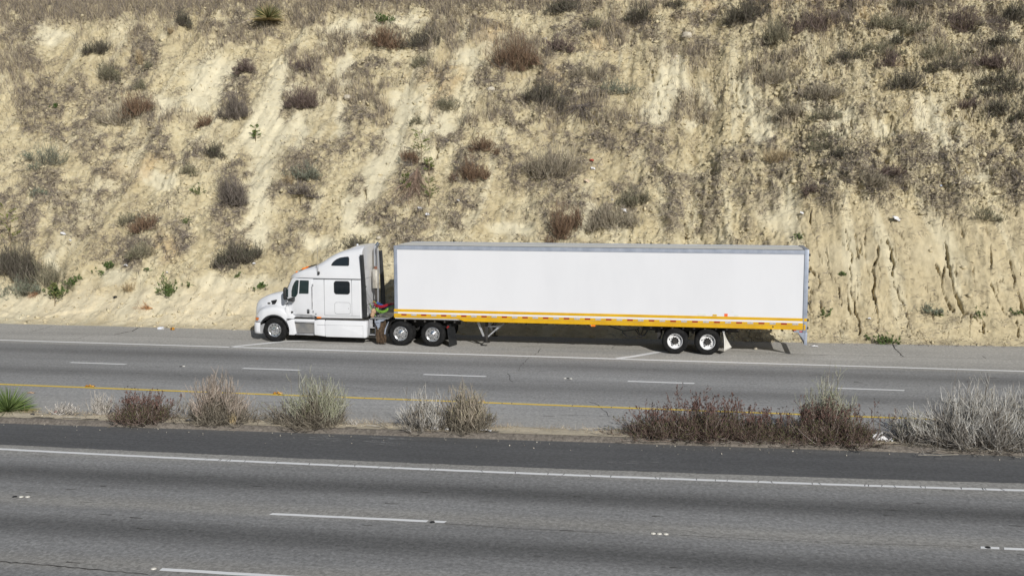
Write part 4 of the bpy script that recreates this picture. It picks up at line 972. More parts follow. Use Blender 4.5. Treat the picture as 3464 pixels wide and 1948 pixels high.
# --- skirts, step, tank fairing (near and far)
for s_, yo in ((1, 0), (-1, 2 * YC)):
    P_ = lambda y: yo + s_ * y
    def pr(pl, y0, y1, name, m, bev=.0, yf=None):
        b = MB(); b.prism(pl, P_(y0), P_(y1), yf); return b.build(name, m, tractor, 35, bev)
    lipc = [(ARC_X + (ARC_R + .02) * math.cos(t), ARC_Z + (ARC_R + .02) * math.sin(t)) for t in np.linspace(.60, -.24, 10)]
    pr(lipc + [(-4.30, .32), (-4.22, .38), (-4.25, .55), (-4.285, .80), (-4.285, .97), (-4.42, .965), (-4.58, .915)], .06, .32, 'front_skirt', 'white_paint', .02)
    pr([(-4.285, .885), (-3.42, .885), (-3.42, .985), (-4.285, .985)], .075, .32, 'step_panel', 'white_paint', .012)
    pr([(-4.27, .835), (-3.425, .835), (-3.425, .882), (-4.28, .882)], .05, .36, 'upper_step', 'dull_steel', .008)
    pr([(-4.27, .80), (-3.43, .80), (-3.43, .832), (-4.275, .832)], .10, .34, 'step_shadow_gap', 'chassis')
    pr([(-4.265, .80), (-3.435, .80), (-3.43, .40), (-4.20, .405)], .115, .30, 'step_plate', 'tread_steel')
    pr([(-4.24, .33), (-3.46, .325), (-3.46, .385), (-4.24, .39)], .05, .36, 'lower_step', 'dull_steel', .01)
    pr([(-3.425, .345), (-2.97, .30), (-2.97, .985), (-3.20, .985), (-3.425, .95)], .05, .32, 'skirt_panel', 'white_paint', .022)
    pr(rrect(-2.962, -1.17, .285, .975, .07, 4), .035, .36, 'tank_fairing', 'white_paint', .03)
    b = MB(); yq = P_(.036) - s_ * .004
    for x0, x1, z0, z1 in [(-3.3, -1.33, .772, .778), (-1.335, -1.329, .31, .775)]: b.box(x0, x1, min(yq, yq + s_ * .01), max(yq, yq + s_ * .01), z0, z1)
    b.build('fairing_seam', 'seam', tractor)
    # side extender
    pr([(-1.425, 3.66), (-1.26, 3.67), (-1.20, 2.65), (-1.145, 1.6), (-1.14, 1.19), (-1.19, 1.12), (-1.32, 1.10), (-1.36, 1.7), (-1.38, 2.65)], .03, .055, 'side_extender', 'black_plastic', .006)
for y0 in (.115, 1.98):
    b = MB(); b.prism([(-4.70, .98), (-4.36, .98), (-4.30, 1.05), (-4.40, 1.17), (-4.55, 1.21), (-4.56, 1.5), (-4.70, 1.5)], y0, y0 + .44); b.build('cowl', 'white_paint', tractor, 35, .02)
# --- frame, axles, deck
b = MB()
for y in (.84, 1.62): b.box(-4.5, 2.35, y, y + .08, .70, .98)
b.box(-4.6, -3.2, .75, 1.8, .55, 1.6); b.box(-4.25, -1.32, .10, 2.44, .90, 1.06); b.box(-4.7, -4.55, .4, 2.1, .5, 1.9)
for x in (-.6, .9, 2.2): b.box(x, x + .1, .9, 1.65, .72, .96)
b.build('frame', 'chassis', tractor)
for x, r_ in ((-5.18, .07), (.24, .10), (1.57, .10)):
    b = MB(); b.tube([(x, .3, .5), (x, 2.2, .5)], r_, 12)
    if r_ > .08: b.ball((x, 1.25, .52), .22, .2, .22, 10)
    b.build('axle', 'chassis', tractor, 50)
for y in (.45, 2.09):
    b = MB(); b.lathe_y([(.001, 0), (.30, 0), (.31, .02), (.31, 1.6), (.30, 1.62), (.001, 1.62)], 0, 0, 20); o = b.build('fuel_tank', 'chassis', tractor, 40)
    o.rotation_euler = (0, 0, -math.pi / 2); o.location = (-2.9, y, .62)
b = MB(); b.box(-1.12, -.36, .34, 2.2, 1.035, 1.06); b.m = 1
b.box(-1.0, -.52, .40, .9, 1.064, 1.09); b.build('deck_plate', ['dull_steel', 'alloy'], tractor)
b = MB(); b.prism([(-.15, 1.0), (.95, 1.0), (1.05, .93), (-.2, .93)], .8, 1.75); b.box(-.30, 1.1, .8, 1.72, .98, 1.10); b.build('fifth_wheel', 'chassis', tractor)
b = MB()
for x in (-1.155, -.90): b.box(x, x + .03, .26, .30, .37, 1.03)
for z in (.37, .66): b.box(-1.15, -.88, .24, .48, z, z + .035)
b.box(-1.13, -1.0, .27, .30, .7, 1.0); b.build('access_step', 'dull_steel', tractor)
b = MB(); b.prism([(-.84, .985), (-.66, 1.045), (-.395, 1.055), (-.46, 1.0), (-.60, .96), (-.64, .72), (-.68, .70), (-.72, .72)], .02, .20); b.m = 1
b.box(-.80, -.62, .012, .02, .905, .93); b.build('tank_bracket', ['aluminium', 'chassis'], tractor, 30, .006)
b = MB(); b.ball((-.70, .05, .665), .022); b.build('bracket_lamp', 'lamp_clear', tractor, 60)
# shredded brown mud flap made of hanging strands
b = MB(); rd = random.Random(4)
for k in range(120):
    x = -.83 + .36 * rd.random(); y = .14 + .12 * rd.random(); z0 = .80 + (x + .83) * .45 + .05 * rd.random(); zb_ = .03 + .10 * rd.random()
    q = [(x + .05 * (1 - t) * 0 + .03 * math.sin(5 * t + k) + .04 * t, y + .02 * math.sin(7 * t + k * 2), z0 + (zb_ - z0) * t) for t in np.linspace(0, 1, 6)]
    b.tube(q, [.013, .016, .015, .014, .012, .006], 5)
b.build('shredded_flap', 'brown_rope', tractor, 60)
# quarter wing ahead of the drive wheels
b = MB(); b.loft([[(x - .012, y, z), (x + .012, y, z), (x + .012, y + .55, z), (x - .012, y + .55, z)] for x, y, z in [(-.02, .14, 1.03), (-.16, .12, .96), (-.27, .10, .82), (-.34, .10, .62), (-.36, .10, .44)]]); b.build('quarter_wing', 'chassis', tractor, 50)
b = MB(); b.tube([(-.26, .09, .97), (-.40, .09, .66), (-.43, .09, .46)], [.012, .03, .03], 6); b.build('wing_stay', 'aluminium', tractor, 50)
# rear mud flap of the tractor
b = MB(); V = []
b.loft([[(x0 + .0, .08, z), (x0 + .02, .08, z), (x1 + .02, .66, z), (x1, .66, z)] for z, x0, x1 in [(.90, 2.17, 2.30), (.55, 2.20, 2.36), (.22, 2.24, 2.40), (.03, 2.26, 2.42)]]); b.build('mud_flap', 'black_plastic', tractor)
b = MB(); b.box(2.165, 2.19, .06, .10, .76, .84); b.box(2.20, 2.25, .065, .10, .80, .86); b.build('flap_reflector', 'red_tape', tractor)
# exhaust
ex = empty('exhaust', (0, 0, 0), 0, tractor)
XE, YE = -1.15, 1.25
b = MB(); b.lathe_z([(.10, 2.19), (.145, 2.205), (.145, 2.235), (.138, 2.24), (.138, 2.25), (.145, 2.255), (.145, 2.90), (.142, 2.95), (.10, 2.99)], XE, YE, 24); b.build('muffler', 'muffler', ex, 40)
b = MB(); b.lathe_z([(.07, 2.985), (.066, 3.0), (.066, 3.09), (.07, 3.10)], XE, YE, 16); b.build('pipe_joint', 'rust', ex, 40)
b = MB(); b.lathe_z([(.062, 3.095), (.062, 3.15)], XE, YE, 16)
b.tube([(XE, YE, 3.13), (XE, YE, 3.5), (XE, YE, 3.80), (XE + .015, YE - .0, 3.87), (XE + .06, YE, 3.96), (XE + .12, YE, 4.05), (XE + .15, YE, 4.09)], [.072, .072, .072, .073, .076, .072, .06], 18); b.build('stack', 'chrome', ex, 40)
b = MB(); b.tube([(XE, YE, 2.2), (XE, YE, 1.1)], .05, 10); b.tube([(XE + .13, YE, 2.2), (XE + .13, YE, 1.1)], .018, 6); b.tube([(XE - .1, YE, 1.75), (XE + .15, YE, 1.1)], .015, 6); b.build('exhaust_post', 'chassis', ex, 40)
b = MB(); b.tube([(-1.38, .35, 2.36), (-1.27, .6, 1.95), (-1.14, .9, 1.55)], .016, 6); b.tube([(-1.38, .3, 1.9), (-1.3, .3, 1.3)], .014, 6); b.build('grab_bar', 'dull_steel', tractor, 50)
for z in (1.45, 1.62, 1.98, 2.3):
    b = MB(); b.box(-1.38, -1.33, .42 + .1 * (z % .3), .55, z, z + .05); b.build('rear_fitting', 'chassis', tractor)
b = MB(); b.ball((-1.06, .62, 1.30), .10, .14, .13, 9, 3, .25); b.ball((-1.08, .5, 1.18), .09, .10, .12, 9, 5, .3); b.build('fabric_bag', 'bag_tan', tractor, 60)
# coiled air lines between cab and trailer
def coil(pts, rad, turns, wire, name, m, n=9):
    ctrl = np.array(pts, float); t = np.linspace(0, 1, turns * n)
    k = np.linspace(0, 1, len(ctrl)); c = np.stack([np.interp(t, k, ctrl[:, i]) for i in range(3)], 1)
    for i in range(3): c[:, i] = np.convolve(np.pad(c[:, i], 12, mode='edge'), np.ones(25) / 25, 'valid')
    tg = np.gradient(c, axis=0); tg /= np.linalg.norm(tg, axis=1, keepdims=True) + 1e-9
    a = np.cross(tg, [0, 1.0, .1]); a /= np.linalg.norm(a, axis=1, keepdims=True); bb = np.cross(tg, a)
    ph = 2 * math.pi * turns * t
    q = c + rad * (a * np.cos(ph)[:, None] + bb * np.sin(ph)[:, None])
    b = MB(); b.tube(q, wire, 5); return b.build(name, m, tractor, 60)
coil([(-1.22, 1.05, 1.66), (-1.12, 1.05, 1.50), (-.95, 1.05, 1.44), (-.78, 1.05, 1.46), (-.60, 1.05, 1.53), (-.40, 1.1, 1.58), (-.03, 1.15, 1.62)], .052, 40, .010, 'air_line', 'hose_red')
coil([(-1.12, 1.22, 1.60), (-1.0, 1.22, 1.52), (-.85, 1.22, 1.45), (-.68, 1.22, 1.42), (-.5, 1.22, 1.48), (-.3, 1.25, 1.55), (-.03, 1.3, 1.62)], .05, 34, .010, 'air_line', 'hose_blue')
coil([(-1.05, .9, 1.40), (-.98, .9, 1.31), (-.86, .9, 1.25), (-.72, .9, 1.26), (-.6, .9, 1.32), (-.5, .95, 1.42), (-.03, 1.4, 1.6)], .05, 20, .010, 'air_line', 'hose_green')
b = MB(); b.tube([(-1.24, .7, 1.62), (-1.2, .7, 1.40), (-1.1, .72, 1.25), (-1.02, .74, 1.10)], .012, 6); b.tube([(-1.2, .9, 1.66), (-1.1, .9, 1.68), (-1.0, .95, 1.52)], .01, 6); b.build('signal_cable', 'hose_green', tractor, 60)
b = MB(); b.tube([(-1.36, .5, 1.30), (-1.33, .5, 1.55), (-1.2, .55, 1.63), (-.98, .6, 1.65), (-.9, .7, 1.55)], .012, 6); b.tube([(-.98, .5, 1.09), (-.7, .5, 1.10), (-.4, .55, 1.075)], .014, 6); b.build('signal_cable', 'hose_black', tractor, 60)
# white cloth drip bits on the rear of the cab
b = MB(); b.tube([(-1.33, .36, 1.50), (-1.30, .36, 1.36), (-1.25, .36, 1.20)], [.02, .035, .03], 6); b.build('cloth_rag', 'litter_white', tractor, 50)

# ------------------------------------------------------------------ trailer
LEN = 16.07; TOP = 4.06
b = MB(); b.box(.03, 16.02, .02, 2.57, 1.12, 4.03); b.build('body', 'trailer_white', trailer)
b = MB(); b.loft([[(x, .02, TOP - .02), (x, .35, TOP - .003), (x, 1.29, TOP + .012), (x, 2.24, TOP - .003), (x, 2.57, TOP - .02), (x, 2.57, TOP - .05), (x, .02, TOP - .05)] for x in np.linspace(.06, 15.95, 40)]); b.build('roof', 'roof', trailer, 40)
for y0, y1 in ((0.0, .035), (2.555, 2.59)):
    b = MB(); b.box(.17, 15.92, y0, y1, 3.905, TOP); b.m = 1
    yr = y0 - .003 if y0 == 0 else y1
    for k in range(390):
        x = .25 + k * .0402; b.box(x, x + .012, yr, yr + .003, 3.935, 3.947)
    for k in range(78):
        x = .3 + k * .2; 
        for j in range(2): b.box(x, x + .012, yr, yr + .003, 3.975 + j * .03, 3.987 + j * .03)
    b.build('top_rail', ['aluminium', 'silver_tape'], trailer)
b = MB(); b.box(.17, 15.95, -.004, .03, 4.062, 4.072); b.build('roof_lip', 'chassis', trailer)
for y0, y1, s_ in ((0.0, .10, 1), (2.49, 2.59, -1)):
    b = MB()
    o = [(0.0, .06), (.008, .025), (.03, .006), (.06, 0), (.158, 0), (.158, .05), (.1, .10), (0, .10)]
    pts_ = [(x, (y if s_ > 0 else 2.59 - y)) for x, y in o]
    b.loft([[(x, y, z) for x, y in pts_] for z in (1.52, 4.055)]); b.m = 1
    for k in range(58):
        yv = -.003 if s_ > 0 else 2.59
        b.box(.135, .143, yv, yv + .003, 1.56 + k * .043, 1.568 + k * .043)
    b.m = 2
    for k in range(3):
        for xx in (.05, .105): b.box(xx, xx + .012, (-.003 if s_ > 0 else 2.59), (0 if s_ > 0 else 2.593), 3.95 + k * .035, 3.962 + k * .035)
    b.build('corner_post', ['aluminium', 'silver_tape', 'chassis'], trailer, 40)
    # bottom rail, near and far
    f_ = lambda a, c: (a, c) if s_ > 0 else (2.59 - c, 2.59 - a)
    rail = MB(); q = f_(-.012, .06)
    rail.prism([(0.0, 1.165), (2.62, 1.165), (2.70, 1.15), (2.90, 1.07), (15.97, 1.07), (15.97, 1.325), (0, 1.325)], *q); ro = rail.build('bottom_rail', 'yellow_paint', trailer)
    b = MB(); q = f_(-.014, -.010); b.box(.0, 15.9, *q, 1.214, 1.220)
    for k in range(200):
        x = .2 + k * .0787; b.box(x, x + .009, *q, 1.305, 1.314)
        if k > 35 and k % 4 == 0: b.box(x, x + .008, *q, 1.11, 1.118)
    b.build('rail_groove', 'seam', ro)
    b = MB(); q = f_(-.006, .03); b.box(.0, 16.0, *q, 1.40, 1.505); b.build('side_stripe', 'yellow_paint', trailer)
    b = MB(); q = f_(-.003, .03); b.box(.16, 15.95, *q, 1.325, 1.399); b.build('white_band', 'trailer_white', trailer)
    b = MB(); q = f_(-.008, .03); b.box(0.0, .158, *q, 1.327, 1.397); b.box(.04, .15, *q, 1.20, 1.25); b.build('corner_casting', 'aluminium', trailer)
    for k in range(39):
        x = .31 + k * .4115
        if x + .22 > 15.95: break
        b = MB(); q = f_(-.018, -.011); b.box(x, x + .215, *q, 1.256, 1.316); b.build('reflective_tape', 'red_tape' if k % 2 == 0 else 'silver_tape', trailer)
    # rear frame post
    b = MB(); q = f_(-.012, .12); b.box(15.915, 16.07, *q, .975, 4.075); b.build('rear_post', 'aluminium', trailer, 30, .006)
    b = MB(); q = f_(-.016, .05); b.box(15.951, 16.066, *q, 1.40, 1.505); b.box(15.951, 16.02, *q, 1.07, 1.27); b.build('post_stripe', 'yellow_paint', trailer)
    b = MB(); q = f_(-.02, .07)
    for z in (3.84, 3.22, 2.62, 2.04, 1.40, 1.10): b.box(16.07, 16.125, *q, z, z + .085)
    for z in (3.66, 2.86, 1.74): b.box(16.07, 16.10, *q, z, z + .05)
    b.build('door_hinges', 'chassis', trailer)
b = MB(); b.box(15.915, 16.075, .121, 2.469, 3.95, 4.08); b.build('rear_header', 'aluminium', trailer, 30, .006)
for y0, y1 in ((.13, 1.285), (1.295, 2.46)):
    b = MB(); b.box(16.03, 16.075, y0, y1, 1.14, 3.945); d_ = b.build('rear_door', 'trailer_white', trailer, 30, .006)
    b = MB(); b.tube([(16.10, (y0 + y1) / 2 + .2, 1.15), (16.10, (y0 + y1) / 2 + .2, 3.93)], .018, 8); b.build('lock_rod', 'dull_steel', d_, 50)
b = MB(); b.box(15.60, 15.965, .02, 2.57, .965, 1.066); b.build('rear_sill', 'aluminium', trailer, 30, .006)
b = MB(); b.box(15.58, 15.69, .0, .03, 1.035, 1.064); b.box(15.80, 15.92, .008, .03, .985, 1.02); b.build('rear_lamp', 'red_plastic', trailer)
for y in (.0, 2.53):
    b = MB(); b.prism([(15.74, .965), (16.08, .965), (16.08, .62), (15.99, .66)], y + .02, y + .06); b.box(15.985, 16.09, y + .01, y + .09, .50, .97); b.build('guard_bracket', 'aluminium', trailer, 30, .005)
b = MB(); b.box(15.99, 16.09, .02, 2.57, .50, .61); b.build('underride_guard', 'aluminium', trailer, 30, .008)
# stickers and lamps on the near flank
def stick(x0, x1, z0, z1, name, m):
    b = MB(); b.box(x0, x1, .012, .02, z0, z1); return b.build(name, m, trailer)
stick(12.04, 12.34, 1.517, 1.605, 'data_label', 'sticker')
o = stick(12.585, 12.76, 1.512, 1.585, 'warning_label', 'sticker'); b = MB(); b.box(12.595, 12.75, .008, .012, 1.52, 1.578); b.build('label_face', 'yellow_paint', o)
o = stick(13.03, 13.155, 1.512, 1.615, 'hazard_placard', 'orange_plate')
stick(13.41, 13.56, 1.515, 1.595, 'data_label', 'sticker'); stick(13.30, 13.37, 1.68, 1.72, 'data_label', 'sticker')
b = MB(); b.prism([(14.83 + .03 * math.cos(t), 1.165 + .03 * math.sin(t)) for t in np.linspace(0, 2 * math.pi, 15)[:-1]], -.015, .02); b.build('rail_port', 'chassis', trailer)
b = MB(); b.prism(rrect(7.95, 8.13, .995, 1.065, .015), .0, .04); b.build('side_marker', 'amber', trailer, 30, .006)
b = MB(); b.tube([(7.9, .02, 1.07), (7.96, .0, 1.04)], .012, 6); b.build('lamp_bracket', 'dull_steel', trailer)
# round vent on the front wall
b = MB(); b.ball((-.0, .35, 2.02), .06, .12, .16, 10); b.build('front_vent', 'white_flap', trailer, 60)
# underside
b = MB(); b.box(.1, 15.9, .06, 2.53, 1.075, 1.12)
for k in range(38): b.box(.4 + k * .41, .46 + k * .41, .08, 2.51, .98, 1.075)
b.box(.2, 2.3, .5, 2.1, 1.06, 1.10); b.build('floor_beams', 'chassis', trailer)
b = MB()
for y in (.72, 1.74): b.box(9.9, 13.6, y, y + .12, .80, 1.0)
for x in (10.4, 11.8, 13.2): b.box(x, x + .1, .7, 1.9, .72, .98)
b.box(10.5, 10.62, .5, 2.1, .5, 1.0)
b.build('slider_frame', 'chassis', trailer)
for x in (11.19, 12.42):
    b = MB(); b.tube([(x, .3, .5), (x, 2.3, .5)], .075, 12); b.box(x - .3, x - .1, .6, .8, .5, .85); b.box(x - .3, x - .1, 1.8, 2.0, .5, .85); b.build('axle', 'chassis', trailer, 50)
# landing gear
for y in (.42, 2.05):
    lg = empty('landing_leg', (0, 0, 0), 0, trailer)
    b = MB(); b.box(3.645, 3.765, y, y + .12, .42, 1.0); b.box(3.665, 3.745, y + .02, y + .10, .20, .45); b.build('leg', 'chassis', lg, 30, .006)
    b = MB(); b.box(3.58, 3.83, y - .05, y + .17, .175, .205); b.build('foot', 'chassis', lg)
    b = MB(); b.prism([(3.30, .99), (3.42, .99), (3.62, .46), (3.60, .41), (3.55, .42)], y + .03, y + .05); b.build('gusset', 'dull_steel', lg)
    b = MB(); b.prism([(4.33, .88), (4.24, .885), (3.765, .45), (3.765, .38)], y + .03, y + .07); b.box(3.765, 4.2, y + .03, y + .06, .80, .86); b.build('brace', 'dull_steel', lg)
b = MB(); b.tube([(3.70, .42, .72), (3.70, 2.1, .72)], .025, 8); b.build('cross_shaft', 'chassis', trailer, 50)
# slack hoses under the floor
b = MB()
for pts_ in [[(8.35, .8, 1.0), (8.75, .8, .87), (9.12, .8, .75), (9.13, .8, .66), (9.28, .8, .54), (9.45, .8, .49), (9.68, .8, .52), (9.85, .8, .62), (9.92, .8, .80), (9.95, .8, .98)], [(9.12, .85, .72), (9.4, .85, .76), (9.65, .85, .80), (9.84, .85, .90), (9.86, .85, 1.0)], [(9.6, .9, .80), (9.75, .9, .60), (9.95, .9, .55), (10.05, .9, .70), (10.18, .9, .97)], [(9.7, .75, .84), (9.85, .75, .55), (10.0, .75, .58), (10.1, .75, .8), (10.2, .75, 1.0)], [(9.7, .95, .5), (9.84, .95, .47), (9.98, .95, .60)]]:
    b.tube(pts_, .02, 6)
b.build('air_hose', 'hose_black', trailer, 60)
# white mud flap behind the trailer wheels, curled by the wind
g = MB(); rings = []
nu, nv = 8, 10
V = []; F = []
for i in range(nv + 1):
    for j in range(nu + 1):
        v = i / nv; u = j / nu
        V.append((13.01 + .06 * v + u * (.03 + .24 * v ** 1.3) + .015 * math.sin(4 * v + 3 * u), .10 + .46 * u, .90 - v * (.75 - .10 * u)))
for i in range(nv):
    for j in range(nu): F.append((i * (nu + 1) + j, i * (nu + 1) + j + 1, (i + 1) * (nu + 1) + j + 1, (i + 1) * (nu + 1) + j))
g.add(V, F); fl = g.build('mud_flap', 'white_flap', trailer, 60)
md = fl.modifiers.new('thickness', 'SOLIDIFY'); md.thickness = .012
b = MB(); b.box(12.98, 13.06, .08, .70, .88, .92); b.build('flap_hanger', 'dull_steel', trailer)
b = MB(); b.loft([[(13.02, y0, z), (13.04, y0, z), (13.04, y0 + .5, z), (13.02, y0 + .5, z)] for z, y0 in ((.9, 1.95), (.2, 1.95))]); b.build('mud_flap', 'white_flap', trailer)

# ------------------------------------------------------------------ plants
KIND = {
 'dark': dict(tw=[(.125, .112, .092), (.175, .155, .128), (.10, .088, .07)], lf=(.10, .105, .066), nl=520, n1=58, n2=7, spread=.85),
 'brown': dict(tw=[(.20, .13, .09), (.15, .105, .075), (.25, .17, .11)], lf=(.17, .11, .065), nl=260, n1=60, n2=7, spread=.85),
 'purple': dict(tw=[(.16, .12, .105), (.22, .175, .155), (.13, .10, .09)], lf=(.15, .11, .09), nl=320, n1=64, n2=7, spread=1.0),
 'grey': dict(tw=[(.31, .275, .215), (.25, .215, .165), (.38, .33, .25)], lf=(.26, .24, .17), nl=300, n1=66, n2=7, spread=.9),
 'olive': dict(tw=[(.215, .195, .14), (.27, .245, .175)], lf=(.145, .15, .09), nl=520, n1=52, n2=7, spread=.95),
 'straw': dict(tw=[(.47, .37, .22), (.36, .28, .17), (.42, .34, .23)], lf=(.36, .30, .18), nl=80, n1=90, n2=5, spread=.6),
 'sage': dict(tw=[(.22, .22, .17), (.17, .165, .13)], lf=(.19, .225, .165), nl=620, n1=48, n2=6, spread=1.0),
 'green': dict(tw=[(.14, .16, .06)], lf=(.095, .145, .048), nl=760, n1=30, n2=4, spread=1.0, ls=(.075, .021)),
 'weed': dict(tw=[(.16, .18, .07)], lf=(.115, .155, .06), nl=230, n1=16, n2=2, spread=1.1, ls=(.085, .022)),
 'dead': dict(tw=[(.17, .145, .125), (.23, .20, .175), (.12, .105, .09)], lf=None, nl=0, n1=70, n2=8, spread=1.0),
}
NAMES = {'dark': 'dark_bush', 'brown': 'brown_bush', 'purple': 'dry_bush', 'grey': 'grey_bush', 'olive': 'olive_bush', 'straw': 'straw_tuft', 'sage': 'sage_bush', 'green': 'green_bush', 'weed': 'green_weed', 'dead': 'dead_bush'}
seed_ = [100]
def hill_bush(px, py, wpx, hpx, kind, label, lean=0.0):
    seed_[0] += 1; r = np.random.default_rng(seed_[0]); k = KIND[kind]
    p = on_hill(px, py); dist = np.linalg.norm(p - CAM); s = dist / 2611.0
    w, h = wpx * s * 1.2, hpx * s * 1.06
    e = empty(NAMES[kind], (p[0], p[1], p[2] - .03))
    big = np.clip(w * h, .12, 2.2)
    n1 = int(k['n1'] * (.55 + .5 * big)); n2 = k['n2']
    P, Q = grow(h, w, min(w, 1.3), n1, n2, r, (lean, -.18), k['spread'], .10, .12, .3, .34)
    if w > .6 and kind not in ('weed', 'green', 'straw'):
        for q_ in range(2):
            sx = r.choice([-1, 1]) * r.uniform(.3, .52) * w; P2, Q2 = grow(h * r.uniform(.4, .75), w * r.uniform(.4, .7), .8, max(8, n1 // 3), n2, r, (r.normal() * .25, -.15), k['spread'], .12, .14, .3, .36)
            o_ = np.array([sx, -.1, -.05 + r.normal() * .12 * h]); P = np.concatenate([P, P2 + o_]); Q = np.concatenate([Q, Q2 + o_])
    parts = [strands(P, r.uniform(.007, .011, len(P)), cols(len(P), r, k['tw']), 2, .5, seed_[0]), strands(Q, r.uniform(.005, .009, len(Q)), cols(len(Q), r, k['tw']), 2, .45, seed_[0] + 1)]
    V, F, C = join(parts); np_mesh('twigs', V, F, 'plant', e, C)
    if k['nl']:
        V, F, C = leaves_on(Q, int(k['nl'] * (.5 + .7 * big)), r, k.get('ls', (.075, .012)), k['lf']); np_mesh('foliage', V, F, 'plant', e, C)
    weed = kind in ('weed', 'green')
    return tag(e, label, 'weed' if weed else 'bush', 'green weeds growing on the slope' if weed else 'bushes on the slope')

